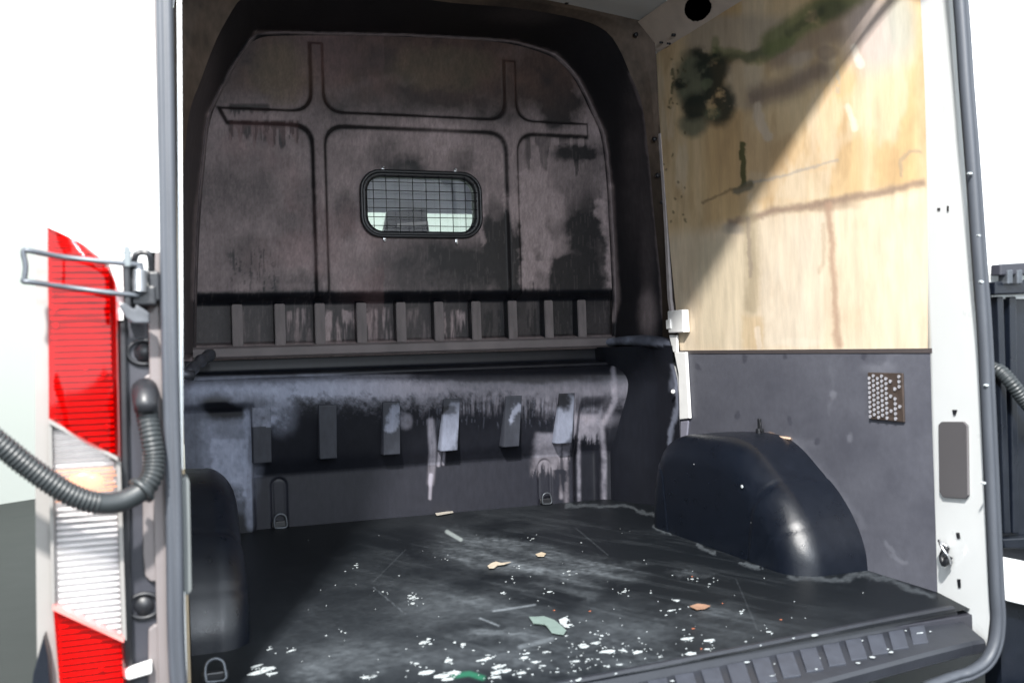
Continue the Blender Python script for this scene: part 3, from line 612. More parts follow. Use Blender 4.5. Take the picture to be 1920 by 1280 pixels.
low_ = ss(400, 440, w.v + .2 * (w.u - 1370)); base = mix(base, [.76, .70, .60], .9 * low_ * (.6 + .5 * vf)); base = mix(base, [.64, .47, .28], .35 * vf)
base = mix(base, [.62, .56, .43], .6 * w.box(1310, 450, 1400, 655, 16)); base = mix(base, [.70, .64, .55], .7 * w.box(1425, 400, 1545, 650, 8))
base = mix(base, [.68, .60, .46], .7 * w.box(1405, 322, 1555, 372, 6)); base = mix(base, [.72, .46, .20], .5 * w.box(1540, 160, 1575, 290, 10)); base = mix(base, [.70, .45, .20], .45 * w.box(1640, 120, 1720, 350, 14))
for g in [(1395, 290), (1470, 330)]: base = mix(base, [.42, .27, .14], .35 * w.blob(g[0], g[1], 70, 80, .7))
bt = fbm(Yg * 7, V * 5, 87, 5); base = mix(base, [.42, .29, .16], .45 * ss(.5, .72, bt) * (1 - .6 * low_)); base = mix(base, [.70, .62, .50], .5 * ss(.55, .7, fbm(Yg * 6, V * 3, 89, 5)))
base = mix(base, [.46, .40, .33], .85 * w.box(1285, 30, 1480, 105, 14)); base = mix(base, [.50, .45, .38], .6 * w.box(1360, 120, 1430, 205, 10)); base = mix(base, [.50, .44, .46], .75 * w.blob(1640, 60, 65, 75, .5)); base = mix(base, [.42, .48, .44], .6 * w.blob(1690, 50, 26, 60, .5))
base = mix(base, [.20, .155, .135], .85 * w.line([(1415, 185), (1470, 165), (1540, 130)], 20, .9)); base = mix(base, [.24, .19, .165], .7 * w.line([(1460, 110), (1530, 75), (1560, 60)], 22, .7)); base = mix(base, [.45, .38, .32], .8 * w.blob(1500, 110, 26, 12, .5, -20)); base = mix(base, [.22, .17, .15], .6 * w.blob(1550, 100, 20, 14))
G1, G2, G3 = [.045, .060, .042], [.17, .20, .09], [.13, .15, .11]
base = mix(base, G3, .95 * w.blob(1300, 150, 36, 55, .3)); base = mix(base, G3, .85 * w.blob(1300, 232, 26, 24, .4)); base = mix(base, G2, .7 * w.line([(1340, 100), (1420, 110), (1480, 75)], 12, .5)); base = mix(base, G1, .6 * w.line([(1330, 110), (1400, 112), (1440, 90)], 10, .7))
base = mix(base, G2, .85 * w.line([(1450, 80), (1500, 45), (1560, 10), (1600, -10)], 24, .45) * ss(.3, .55, w.n1 + .1)); base = mix(base, G1, .6 * w.blob(1560, 20, 34, 22, .5)); base = mix(base, G2, .6 * w.blob(1340, 85, 8, 16)); base = mix(base, G1, .5 * w.line([(1480, 60), (1540, 20)], 7, .8))
m1 = np.clip(w.blob(1335, 130, 34, 28, .3) + w.blob(1345, 195, 34, 42, .3) + w.blob(1275, 155, 14, 10, .4) + w.blob(1300, 200, 20, 24, .4) + w.blob(1318, 100, 26, 10, .5), 0, 1) * ss(.33, .5, w.n1 + .12); base = mix(base, [.018, .026, .022], .93 * m1)
base = mix(base, [.16, .19, .12], .6 * w.blob(1325, 160, 12, 10) + .5 * w.blob(1335, 215, 16, 12)); base = mix(base, [.07, .085, .04], .7 * w.line([(1257, 115), (1262, 150), (1258, 205)], 3, .7) * ss(.4, .55, w.n2))
base = mix(base, [.50, .40, .28], .7 * w.line([(1385, 125), (1390, 190)], 11, .5)); base = mix(base, [.58, .50, .42], .8 * w.line([(1420, 205), (1430, 235), (1440, 255)], 10, .4)); base = mix(base, [.045, .06, .02], .9 * w.line([(1393, 270), (1395, 345)], 5.5, .4)); base = mix(base, [.11, .12, .10], .8 * w.line([(1382, 358), (1408, 345)], 7, .5)); base = mix(base, [.16, .12, .07], .6 * w.line([(1320, 378), (1375, 355), (1410, 345)], 2.5, .7))
base = mix(base, [.34, .33, .32], .6 * w.line([(1415, 342), (1480, 325), (1570, 300)], 2.5, .8)); GB = [.27, .20, .16]
base = mix(base, GB, .85 * w.line([(1370, 420), (1450, 398), (1540, 380), (1600, 371), (1730, 343)], 6.5, .9)); base = mix(base, [.30, .28, .27], .6 * w.blob(1375, 430, 22, 9, .5)); base = mix(base, GB, .6 * w.blob(1560, 385, 40, 10, .6))
base = mix(base, [.36, .31, .22], .75 * w.line([(1405, 410), (1410, 500), (1410, 575)], 13, .75)); base = mix(base, [.24, .20, .18], .5 * w.line([(1403, 410), (1406, 520)], 4, .5)); base = mix(base, [.42, .29, .22], .8 * w.line([(1552, 385), (1558, 440), (1566, 560), (1572, 650)], 6, .9)); base = mix(base, [.45, .36, .27], .5 * w.line([(1542, 420), (1545, 480), (1538, 510)], 4, .6))
base = mix(base, [.50, .36, .18], .4 * w.box(1390, 590, 1430, 655, 6)); base = mix(base, [.72, .64, .54], .8 * w.line([(1418, 615), (1422, 652)], 5, .4)); base = mix(base, [.74, .68, .58], .8 * w.blob(1500, 642, 40, 9, .4))
base = mix(base, [.30, .27, .22], .55 * w.line([(1690, 330), (1688, 300), (1705, 283), (1725, 283)], 3, .6)); base = mix(base, [.40, .42, .40], .5 * w.line([(1568, 120), (1572, 150), (1574, 180)], 4, .8) * ss(.45, .6, w.n2)); base = mix(base, [.78, .72, .64], .6 * w.line([(1590, 200), (1600, 240)], 6, .5)); base = mix(base, [.78, .74, .68], .7 * w.line([(1600, 90), (1612, 120)], 7, .5))
for k in range(26):
    u, v = random.uniform(1245, 1290), random.uniform(100, 420); base = mix(base, [.10, .09, .05], .7 * w.blob(u, v, 2.2, 2.6, .5))
base = base * np.array([.88, .84, .79])
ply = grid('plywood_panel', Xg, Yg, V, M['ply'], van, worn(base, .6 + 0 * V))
mesh_obj('panel_edge_strip', [(XR - .006, 2.0, .628), (XR - .006, 3.388, .628), (XR - .006, 3.388, .640), (XR - .006, 2.0, .640), (XR + .02, 2.0, .628), (XR + .02, 3.388, .628), (XR + .02, 3.388, .640), (XR + .02, 2.0, .640)], [(0, 1, 2, 3), (3, 2, 6, 7), (0, 4, 5, 1)], flat('dark_edge', (.06, .05, .05)), van)
Yg, V = np.meshgrid(np.linspace(2.0, 3.40, 260), np.linspace(-.02, .634, 180))
Xg = XR - .003 + .003 * (fbm(Yg * 2, V * 2, 86) - .5)
w = Wear(Xg, Yg, V, 10)
d = .35 + .5 * (w.n3 - .5) + .25 * (w.n1 - .5)
for (x, y, rx, ry, s_) in [(1650, 690, 30, 10, .5), (1560, 740, 6, 8, .6), (1590, 820, 5, 7, .6), (1400, 660, 60, 10, .1), (1500, 830, 30, 8, .2)]: d = d + s_ * w.blob(x, y, rx, ry, .6)
d = d + .45 * w.line([(1655, 1015), (1680, 1040), (1700, 1055)], 4, .6) + .25 * w.line([(1660, 680), (1672, 660), (1700, 655)], 4, .8) + .18 * w.line([(1560, 690), (1555, 780)], 3, .8) + .2 * w.line([(1480, 815), (1540, 880), (1620, 990)], 5, .8)
for (x, y) in [(1395, 668), (1470, 668), (1620, 668), (1313, 687), (1383, 776), (1480, 786), (1532, 826)]: d = d - .6 * w.blob(x, y, 5, 6, .5)
base = mix(np.ones(V.shape + (3,)) * np.array([.052, .054, .070]), [.13, .134, .16], np.clip(d, 0, 1)); base = mix(base, [.33, .22, .15], .7 * w.line([(1372, 815), (1480, 822)], 4, .6))
lin = grid('lower_side_board', Xg, Yg, V, M['wall2'], van, worn(base, .4 + .5 * d))
# perforated vent in the board
v0, v1 = at_x(1633, 697, XR), at_x(1701, 788, XR); ya, yb = min(v0.y, v1.y), max(v0.y, v1.y); za, zb = .440, .573
bm = bmesh.new(); bx(bm, (XR - .012, ya, za), (XR - .006, yb, zb), .002); vt = from_bm('vent_grille', bm, mat('brown_vent_plate', (.045, .032, .026), .6, var=.5, scale=60), van)
bm = bmesh.new()
for i in range(9):
    for j in range(8):
        cy = yb - .010 - (yb - ya - .02) * j / 7; cz = za + .008 + (zb - za - .016) * (i + .5 * (j % 2)) / 8.6
        if j < 5 or random.random() < .45:
            g = bmesh.ops.create_cone(bm, cap_ends=True, segments=6, radius1=.0056, radius2=.0035, depth=.004, matrix=Matrix.Translation((XR - .014, cy, cz)) @ Matrix.Rotation(math.pi / 2, 4, 'Y'))
o = from_bm('vent_studs', bm, mat('bare_vent_metal', (.42, .42, .46), .5, .3, var=.4, scale=90), vt, False); o['kind'] = 'stuff'
# top rail with oval hole, roof skin
def rail_pt(y, h): return Vector((XR + .002 - .10 * h ** 1.5, y, 1.838 + .135 * math.sin(min(1, h) * 1.35)))
Yg, V = np.meshgrid(np.linspace(1.86, 3.51, 240), np.linspace(0, 1, 40))
Xg = XR + .004 - .09 * V ** 1.4; Zg = 1.836 + .125 * V
hc = at_x(1303, 25, XR - .04); ho = (hc.y, hc.z)
bm = bmesh.new(); idx = {}
for i in range(40):
    for j in range(240): idx[i, j] = bm.verts.new((Xg[i, j], Yg[i, j], Zg[i, j]))
for i in range(39):
    for j in range(239):
        c_ = (idx[i, j].co + idx[i + 1, j + 1].co) / 2
        if ((c_.y - ho[0]) / .085) ** 2 + ((c_.z - 1.895) / .036) ** 2 < 1: continue
        bm.faces.new((idx[i, j], idx[i, j + 1], idx[i + 1, j + 1], idx[i + 1, j]))
rail = from_bm('cant_rail', bm, M['beige'], van, True)
box('cavity_plate', (XR + .03, ho[0] - .2, 1.83), (XR + .035, ho[0] + .2, 1.99), M['black'], van, .001)
for px_, py_, r in ((1261, 66, .006), (1238, 80, .004), (1252, 82, .004), (1240, 55, .003)):
    q = at_x(px_, py_, XR - .02); bm = bmesh.new(); bmesh.ops.create_cone(bm, cap_ends=True, segments=10, radius1=r, radius2=r, depth=.014, matrix=Matrix.Translation(q + Vector((.004, 0, 0))) @ Matrix.Rotation(math.pi / 2, 4, 'Y')); from_bm('panel_plug', bm, M['black'], rail, True)
Xg, Yg = np.meshgrid(np.linspace(.10, 1.80, 60), np.linspace(1.8, 3.56, 60)); Zg = 1.962 + .065 * (1 - ((Xg - .95) / .85) ** 2) + .004 * np.abs(np.sin(Yg * 14)) 
grid('roof', Xg, Yg, Zg, M['roof'], van, flip=True)
box('left_side_panel', (-.03, 2.0, -.05), (.015, 3.5, 1.85), M['wall_left'] if 'wall_left' in M else flat('left_panel_board', (.30, .24, .16)), van)
# front part of the right wall, coated black: flank panel and ledge
ys = np.linspace(3.40, YB + .02, 60); Yg, V = np.meshgrid(ys, np.linspace(-.02, .66, 90)); Xg = XR - .005 - .10 * ss(3.55, 3.86, Yg) - .02 * ss(.5, .62, V)
w = Wear(Xg, Yg, V, 8); d = .012 * w.n1 + .5 * w.line([(1262, 690), (1270, 760), (1258, 830), (1252, 880)], 4, .6) + .3 * w.blob(1260, 715, 8, 20) + .6 * w.line([(1140, 942), (1228, 965)], 2, .6)
base = mix(np.ones(V.shape + (3,)) * INK, COLD, np.clip(d, 0, 1)); grid('front_side_panel', Xg, Yg, V, M['worn'], van, worn(base, .25 + d), flip=False)
# ledge with a rolled nose running along the wall
path = [(1.775, YB - .03, .690), (1.80, 3.75, .694), (1.83, 3.62, .690), (1.862, 3.50, .672), (1.888, 3.42, .648)]
P = resample(spline(path, 6), 50); X_, Y_, Z_ = [], [], []
for i, p in enumerate(P):
    r = .018 + .012 * i / 49; a = np.linspace(-.35 * math.pi, 1.35 * math.pi, 16); X_.append(p.x + .03 - r * 1.6 * np.sin(a) * 1.0 - .0); Y_.append(np.full(16, p.y)); Z_.append(p.z - .01 + r * np.cos(a))
X_, Y_, Z_ = map(np.array, (X_, Y_, Z_)); w = Wear(X_, Y_, Z_, 6); d = np.clip(.15 + .8 * ss(.45, .65, w.n1) * ss(.55, .7, Z_ / .69 * .66 + .0) + .35 * w.n2, 0, 1) * (Z_ > .66)
base = mix(np.ones(X_.shape + (3,)) * INK, COLD, d * .8); grid('side_ledge', X_, Y_, Z_, M['worn'], van, worn(base, .2 + .5 * d))
# left end of the lip: clamp and stub of tube
bm = bmesh.new(); a = at_y(395, 664, 3.70); b = at_y(352, 700, 3.45); tube(bm, spline([a, (a + b) / 2 + Vector((0, 0, .006)), b], 8), [.020 + .003 * math.sin(k * 1.1) for k in range(17)], 14)
tube(bm, [at_y(362, 704, 3.42), at_y(335, 700, 3.40)], .017, 12)
from_bm('ledge_end_clamp', bm, mat('dusty_clamp', (.06, .065, .08), .35, .3, var=.6, scale=30), van, True)
# white flange, striker block and strip at the door edge
bm = bmesh.new(); F = [at_x(u, v, XR - .008) for u, v in ((1238, 250), (1244, 330), (1250, 430), (1256, 560), (1262, 600))]
for p, q in zip(F, F[1:]): prism(bm, [p, q, q + Vector((0, .020, 0)), p + Vector((0, .020, 0))], (.012, 0, 0))
from_bm('door_edge_flange', bm, mat('worn_white_flange', (.42, .38, .38), .5, var=.35, scale=22), van)
def plate(name, quad, x, t, m, parent=van, bev=.002):
    return prism_obj(name, [at_x(u, v, x) for u, v in quad], (t, 0, 0), m, parent, bev)
plate('guide_block', [(1251, 583), (1279, 580), (1281, 623), (1253, 624)], XR - .035, .03, M['white_in'], bev=.004)
plate('block_bracket', [(1248, 600), (1256, 598), (1257, 616), (1249, 617)], XR - .04, .02, M['white_in'])
plate('guide_stem', [(1254, 628), (1268, 628), (1269, 660), (1262, 660)], XR - .018, .01, M['white_in'])
plate('white_strip', [(1264, 660), (1285, 660), (1292, 784), (1274, 786), (1272, 700)], XR - .018, .012, M['white_in'])
plate('strip_tail', [(1276, 790), (1290, 788), (1284, 850), (1276, 850)], XR - .012, .008, flat('grey_tail', (.2, .2, .25)))
q = at_x(1262, 734, XR - .03); bm = bmesh.new(); bmesh.ops.create_uvsphere(bm, u_segments=10, v_segments=6, radius=.009); bmesh.ops.translate(bm, verts=bm.verts, vec=q); from_bm('rivet_head', bm, M['white_in'], van, True)

# ---------------- rear right pillar (jamb)
JA, JB = Vector((1.878, 2.05, 0)), Vector((1.800, 1.78, 0)); jn = Vector((-(JB - JA).y, (JB - JA).x, 0)).normalized()
if jn.x > 0: jn = -jn
def on_j(px_, py_, off=0):
    r = Vector(ray(px_, py_)); o_ = Vector((0, 0, H)); A_ = JA + jn * off; t_ = (A_ - o_).dot(jn) / r.dot(jn); return o_ + r * t_
n = 90; inner = [(1690, -400), (1705, 0), (1713, 160), (1722, 300), (1730, 450), (1738, 640), (1744, 900), (1747, 1100), (1741, 1130), (1741, 1160), (1750, 1172)]
outer = [(1745, -400), (1790, 0), (1806, 160), (1819, 300), (1829, 450), (1838, 640), (1848, 900), (1856, 1100), (1857, 1150), (1852, 1195), (1846, 1225)]
I = resample([on_j(*p) for p in inner], n); O_ = resample([on_j(*p) for p in outer], n)
X_, Y_, Z_ = [np.array([[getattr(a.lerp(b, t), k) for t in np.linspace(0, 1, 10)] for a, b in zip(I, O_)]) for k in 'xyz']
ins = np.array([[(I[i] + jn * 0).x + .05, I[i].y + .015, I[i].z] for i in range(n)])
X_ = np.concatenate([ins[:, 0:1], X_], 1); Y_ = np.concatenate([ins[:, 1:2], Y_], 1); Z_ = np.concatenate([ins[:, 2:3], Z_], 1)
pil = grid('rear_pillar', X_, Y_, Z_, M['white'], van)
C.objects['rear_pillar']['label'] = 'white right door pillar with cover plate'
def on_pillar(name, quad, t, m, bev=.002, smooth=False):
    return prism_obj(name, [on_j(u, v, .001) for u, v in quad], jn * t, m, pil, bev)
on_pillar('cover_plate', [(1763, 796), (1769, 790), (1810, 790), (1817, 797), (1819, 928), (1813, 935), (1772, 932), (1765, 922)], .006, M['coverp'])
on_pillar('slot_hole', [(1793, 998), (1799, 998), (1801, 1009), (1795, 1009)], .0012, M['black'], 0)
on_pillar('slot_hole', [(1795, 1085), (1801, 1085), (1802, 1101), (1797, 1101)], .0012, M['black'], 0)
on_pillar('slot_hole', [(1786, 768), (1795, 768), (1792, 778), (1788, 778)], .0012, M['black'], 0)
on_pillar('slot_hole', [(1758, 390), (1763, 390), (1763, 394), (1758, 394)], .0012, M['black'], 0)
on_pillar('slot_hole', [(1776, 386), (1779, 386), (1779, 396), (1776, 396)], .0012, M['black'], 0)
q = on_j(1785, 1040, 0)
bm = bmesh.new(); ex = (JB - JA).normalized()
def jp(a, b, c_): return q + ex * a + jn * c_ + Vector((0, 0, b))
tube(bm, spline([jp(-.012, .018, .004), jp(-.02, .03, .02), jp(-.005, .036, .03), jp(.012, .02, .03), jp(.02, 0, .02), jp(.012, -.02, .012)], 5), .0035, 8)
from_bm('pillar_hook', bm, M['steel'], pil, True)
bm = bmesh.new(); tube(bm, spline([jp(-.012, .02, .006), jp(-.015, -.005, .018), jp(-.004, -.022, .02), jp(.01, -.012, .018), jp(.012, .0, .012)], 5), .008, 8); from_bm('latch_catch', bm, M['black'], pil, True)
# ---------------- rubber seal round the opening
SP = [at_y(u, v, YO) for u, v in ((1760, -500), (1800, 0), (1811, 160), (1822, 300), (1836, 500), (1846, 640), (1858, 900), (1867, 1100), (1870, 1160), (1865, 1205), (1848, 1240), (1815, 1262), (1760, 1280))]
zb_ = SP[-1].z - .02; SP = SP + [Vector((1.2, YO - .06, zb_ - .02)), Vector((.6, YO - .09, zb_ - .03)), Vector((.10, YO - .06, -.12)), Vector((.02, YO, -.06))]
SPL = [at_y(u, v, YO) for u, v in ((334, 1280), (326, 960), (318, 640), (313, 320), (308, 0), (304, -300))]
SPL[0].z = max(SPL[0].z, -.02)
top_ = [Vector((.04, YO, 1.76)), Vector((.14, YO, 1.87)), Vector((.5, YO, 1.92)), Vector((.95, YO, 1.925)), Vector((1.35, YO, 1.92)), Vector((1.60, YO, 1.86)), Vector((1.70, YO, 1.74))]
path = spline(SP + SPL + top_ + [SP[0]], 8)[:-1]
bm = bmesh.new(); N_ = len(path); rings = []
prof_s = [(-.014, .0), (-.015, -.008), (-.010, -.016), (-.003, -.018), (.000, -.012), (.004, -.017), (.010, -.016), (.014, -.008), (.014, .006), (0, .012), (-.012, .010)]
for i in range(N_):
    T_ = (path[(i + 1) % N_] - path[i - 1]).normalized(); nn = T_.cross(Vector((0, 1, 0))).normalized()
    rings.append([bm.verts.new(path[i] + nn * a + Vector((0, b, 0))) for a, b in prof_s])
for i in range(N_):
    A_, B_ = rings[i], rings[(i + 1) % N_]
    for k in range(11): bm.faces.new((A_[k], A_[(k + 1) % 11], B_[(k + 1) % 11], B_[k]))
from_bm('door_seal', bm, M['rubber'], van, True)
for px_, py_ in ((1820, 325), (1838, 441), (1841, 528), (1851, 722), (1846, 905)):
    c_ = at_y(px_, py_, YO - .017); bm = bmesh.new(); fl = [Vector((c_.x + .006 * math.cos(a) * random.uniform(.6, 1.2), c_.y, c_.z + .003 * math.sin(a) * random.uniform(.6, 1.2))) for a in np.linspace(0, 2 * math.pi, 9)[:-1]]
    prism(bm, fl, (0, .006, 0)); from_bm('paint_speck', bm, bpy.data.materials['dried_white_paint'], C.objects['door_seal'])
# header above the opening (out of the picture, it shades the bay)
bm = bmesh.new(); outer_ = [(-.25, 0), (-.25, 2.25), (2.15, 2.25), (2.15, 0)]
hd = [(1.80, 1.62), (1.795, 1.74), (1.77, 1.83), (1.70, 1.885), (1.58, 1.912), (1.40, 1.928), (1.15, 1.938), (.95, 1.94), (.75, 1.938), (.5, 1.928), (.32, 1.912), (.20, 1.885), (.08, 1.83), (.04, 1.74), (.035, 1.62)]
prism(bm, [(x, YO + .005, z) for x, z in hd] + [(-.22, YO + .005, 1.62), (-.20, YO + .005, 2.02), (.1, YO + .005, 2.16), (.95, YO + .005, 2.2), (1.8, YO + .005, 2.16), (2.10, YO + .005, 2.02), (2.12, YO + .005, 1.62)], (0, .12, 0))
from_bm('rear_header', bm, M['white'], van)

# ---------------- left post, exterior corner and lamp
YE = 1.80
def ext(px_, py_, y=YE): return at_y(px_, py_, y)
xo = ext(85, 300).x; xi = ext(296, 300).x
bm = bmesh.new(); prof_b = [(xi + .004, YE + .03), (xi, YE), (xi - .06, YE - .004), (xo + .05, YE), (xo + .022, YE + .012), (xo + .008, YE + .035), (xo, YE + .08), (xo - .015, 3.0), (xo - .015, 4.0), (xo + .01, 4.0), (.0, 2.1)]
prism(bm, [(a, b, .86) for a, b in prof_b], (0, 0, 1.15))
from_bm('rear_corner_panel', bm, M['white'], van)['label'] = 'white bodywork above the left tail lamp'
# lower body behind the lamp
bm = bmesh.new(); bx(bm, (xo + .004, YE + .045, -.50), (.0, 4.0, .859)); from_bm('lower_body_side', bm, M['white'], van)
z6 = ext(200, 500).z
# panel above the recess, between lamp top and seal
bm = bmesh.new(); prism(bm, [ext(88, 424), ext(162, 462), ext(207, 500), ext(217, 530), ext(219, 600), ext(231, 600), ext(231, 545), ext(290, 545), ext(292, 380), ext(88, 380)], (0, .04, 0)); from_bm('corner_cut_panel', bm, M['white'], van)
bm = bmesh.new(); prism(bm, [ext(225, 436, YE - .0005), ext(293, 438, YE - .0005), ext(293, 439.2, YE - .0005), ext(225, 437.2, YE - .0005)], (0, -.0006, 0)); from_bm('panel_seam', bm, flat('seam', (.35, .35, .38)), van)
# dark recess with hinge mounting
YR = YE + .02
bm = bmesh.new(); prism(bm, [ext(214, 530, YR), ext(300, 530, YR), ext(330, 1330, YR), ext(214, 1330, YR)], (0, .03, 0)); rec = from_bm('hinge_recess', bm, M['dark'], van)
def recp(name, quad, m, y=YR - .006, t=.012, bev=.003): return prism_obj(name, [ext(u, v, y) for u, v in quad], (0, t, 0), m, rec, bev)
recp('recess_trim', [(222, 600), (236, 600), (250, 1290), (232, 1290)], M['black'], YR - .016)
tp = [(266, 715), (273, 704), (290, 697), (302, 697), (308, 1000), (306, 1090), (282, 1090), (272, 1080), (268, 1040)]
recp('taupe_plate', tp, M['taupe'], YR - .010)
recp('taupe_plate', [(278, 1180), (290, 1170), (312, 1170), (318, 1300), (278, 1300)], M['taupe'], YR - .010)
recp('taupe_plate', [(287, 578), (298, 578), (299, 650), (296, 700), (288, 700), (290, 640), (284, 612)], M['taupe'], YR - .012)
for cy in (660, 1135):
    bm = bmesh.new(); c_ = ext(270, cy, YR - .004); tube(bm, [(c_.x + .027 * math.cos(a), c_.y, c_.z + .021 * math.sin(a)) for a in np.linspace(0, 2 * math.pi, 25)[:-1]], .004, 6, True)
    bmesh.ops.create_cone(bm, cap_ends=True, segments=20, radius1=.017, radius2=.015, depth=.006, matrix=Matrix.Translation(c_) @ Matrix.Rotation(math.pi / 2, 4, 'X'))
    from_bm('bolt_well', bm, M['black'], rec, True)
# pale pinch flange beside the seal
bm = bmesh.new(); a, b = at_y(331, -200, YO + .01), at_y(337, 880, YO + .01); prism(bm, [a, a + Vector((.007, 0, 0)), b + Vector((.006, 0, 0)), b], (0, .02, 0)); from_bm('door_flange', bm, M['white'], van)
bm = bmesh.new(); a, b = at_y(340, 1110, YO + .01), at_y(346, 1300, YO + .01); prism(bm, [a, a + Vector((.006, 0, 0)), b + Vector((.005, 0, 0)), b], (0, .02, 0)); from_bm('door_flange', bm, M['white_in'], van)
prism_obj('edge_guard', [at_y(u, v, YO + .012) for u, v in ((337, 896), (350, 893), (356, 903), (360, 1108), (352, 1116), (343, 1114))], (0, .05, 0), mat('grey_edge_guard', (.12, .13, .13), .5), van, .003)
box('left_jamb', (-.04, YO + .02, -.06), (.008, 2.02, 1.9), M['taupe'], van)
prism_obj('hinge_lug', [ext(222, 1262, YR - .03), ext(236, 1256, YR - .03), ext(285, 1240, YR - .03), ext(285, 1262, YR - .03), ext(240, 1275, YR - .03)], (0, .02, 0), M['white_in'], rec, .003)
# tail lamp
lamp = bpy.data.objects.new('tail_lamp', None); C.objects.link(lamp); lamp.parent = van
bm = bmesh.new()
hs = [ext(u, v, YE + .012) for u, v in ((66, 446), (74, 430), (88, 424), (162, 460), (208, 498), (219, 528), (222, 700), (226, 860), (240, 1290), (70, 1290), (66, 900))]
prism(bm, hs, (0, .06, 0)); hsg = from_bm('housing', bm, M['housing'], lamp)
def lens(name, left, right, m, y0=YE - .028, t=.005, lamp_=lamp):
    """curved lens between two edges given top to bottom on the photograph"""
    n_, k_ = 40, 18; Lp = resample([ext(*p, y0) for p in left], n_); Rp = resample([ext(*p, y0) for p in right], n_); A_ = []
    for a, b in zip(Lp, Rp):
        A_.append([(a.x + (b.x - a.x) * s_, a.y + .011 * (1 - s_) ** 3 - .010 * math.sin(s_ * math.pi) + .014 * s_ ** 10, a.z + (b.z - a.z) * s_) for s_ in np.linspace(0, 1, k_)])
    A_ = np.array(A_); B_ = A_.copy(); B_[..., 1] += t
    full = np.concatenate([A_, B_[:, ::-1]], 1); full = np.concatenate([full, full[:, :1]], 1)
    return grid(name, full[..., 0], full[..., 1], full[..., 2], m, lamp_)
lens('red_lens', [(88, 424), (90, 785)], [(162, 460), (200, 492), (216, 525), (221, 856)], M['red'])
M_ = M
lens('clear_lens', [(92, 793), (101, 1134)], [(221, 864), (232, 1195)], M['clear'])
lens('lower_red_lens', [(98, 1142), (112, 1310)], [(232, 1204), (238, 1350)], M['red'])
bm = bmesh.new(); prism(bm, [ext(91, 785, YE - .030), ext(221, 857, YE - .030), ext(221, 864, YE - .030), ext(91, 793, YE - .030)], (0, .04, 0)); prism(bm, [ext(90, 793, YE - .020), ext(97, 796, YE - .026), ext(103, 1133, YE - .026), ext(96, 1130, YE - .020)], (0, .03, 0))
prism(bm, [ext(218, 862, YE - .022), ext(226, 866, YE - .020), ext(237, 1200, YE - .020), ext(229, 1196, YE - .022)], (0, .03, 0)); from_bm('lens_divider', bm, M['housing'], lamp)
bm = bmesh.new(); prism(bm, [ext(99, 1134, YE - .030), ext(232, 1196, YE - .030), ext(232, 1204, YE - .030), ext(99, 1143, YE - .030)], (0, .04, 0)); from_bm('lens_divider', bm, mat('pink_divider', (.75, .22, .2), .3), lamp)
bm = bmesh.new(); v = 445
while v < 1300:      # stepped reflector behind the lenses
    x0_, x1_ = 92 + (v - 445) * .027, 204 + max(0, v - 500) * .034
    if v < 500: x1_ = 92 + (v - 420) * 1.45
    p0, p1 = ext(x0_, v, YE - .002), ext(max(x1_, x0_ + 8), v + 2, YE - .002); hh = .0085
    bm2 = [(p0.x, YE + .008, p0.z), (p0.x, YE - .008, p0.z - hh * .15), (p0.x, YE - .010, p0.z - hh * .45), (p0.x, YE + .008, p0.z - hh)]
    prism(bm, bm2, (p1.x - p0.x, 0, 0)); v += 11.5
from_bm('ribbed_reflector', bm, M['chrome'], lamp)
for v in (812, 824, 836, 848, 860):
    p0, p1 = ext(100, v, YE - .0135), ext(min(204, 100 + (v - 800) * 1.9 + 18), v + 1, YE - .0135); box('dark_slat', (p0.x, p0.y, p0.z - .003), (p1.x, p0.y + .003, p0.z + .002), M['black'], lamp, .0008)
bm = bmesh.new()
for (u, v, r) in ((160, 905, .022), (125, 1010, .014)):
    c_ = ext(u, v, YE - .010); g = bmesh.ops.create_uvsphere(bm, u_segments=14, v_segments=8, radius=r)['verts']
    bmesh.ops.scale(bm, verts=g, vec=(1.5, .3, .9)); bmesh.ops.translate(bm, verts=g, vec=c_)
    if r < .02: bmesh.ops.delete(bm, geom=g, context='VERTS')
from_bm('amber_bulb', bm, M['amber'], lamp, True)
bm = bmesh.new()
for k in range(9):
    c_ = ext(150 + 4 * (k % 3), 880 + k * 7, YE - .012); bx(bm, (c_.x - .045, YE - .013, c_.z - .0015), (c_.x + .052, YE - .010, c_.z + .0015))
o = from_bm('amber_stripes', bm, M['amber'], lamp); o['kind'] = 'stuff'
for (u, v) in ((104, 578), (105, 610), (200, 800), (195, 700), (190, 1254), (160, 690)):
    bm = bmesh.new(); bmesh.ops.create_uvsphere(bm, u_segments=8, v_segments=6, radius=.0045, matrix=Matrix.Translation(ext(u, v, YE - .014)))
    from_bm('lamp_glint', bm, M['amber'], lamp, True)

# ---------------- door check: wire loop, spring, bracket
chk = bpy.data.objects.new('door_check', None); C.objects.link(chk); chk.parent = van
YC = YE - .055
def ck(u, v, y=YC): return at_y(u, v, y)
lp = [ck(268, 497, YC + .01), ck(200, 491), ck(120, 482), ck(60, 471, YC - .02), ck(46, 469, YC - .02), ck(44, 476, YC - .02), ck(48, 498, YC - .02), ck(46, 520, YC - .02), ck(44, 527, YC - .02), ck(60, 529, YC - .02), ck(130, 539), ck(200, 548), ck(262, 554, YC + .01)]
tube_obj('wire_loop', spline(lp, 6), .0046, M['rod'], chk, 10)
bm = bmesh.new(); a, b = ck(262, 505, YC + .01), ck(262, 546, YC + .01); pts = []
for k in range(8 * 14 + 1): t = k / (8 * 14); q = a.lerp(b, t); an = t * 8 * 2 * math.pi; pts.append(q + Vector((.011 * math.cos(an), .011 * math.sin(an), 0)))
tube(bm, pts, .0021, 6); from_bm('coil_spring', bm, M['steel'], chk, True)
tube_obj('spring_core', [ck(262, 498, YC + .01), ck(262, 552, YC + .01)], .007, M['rod'], chk)
bm = bmesh.new()
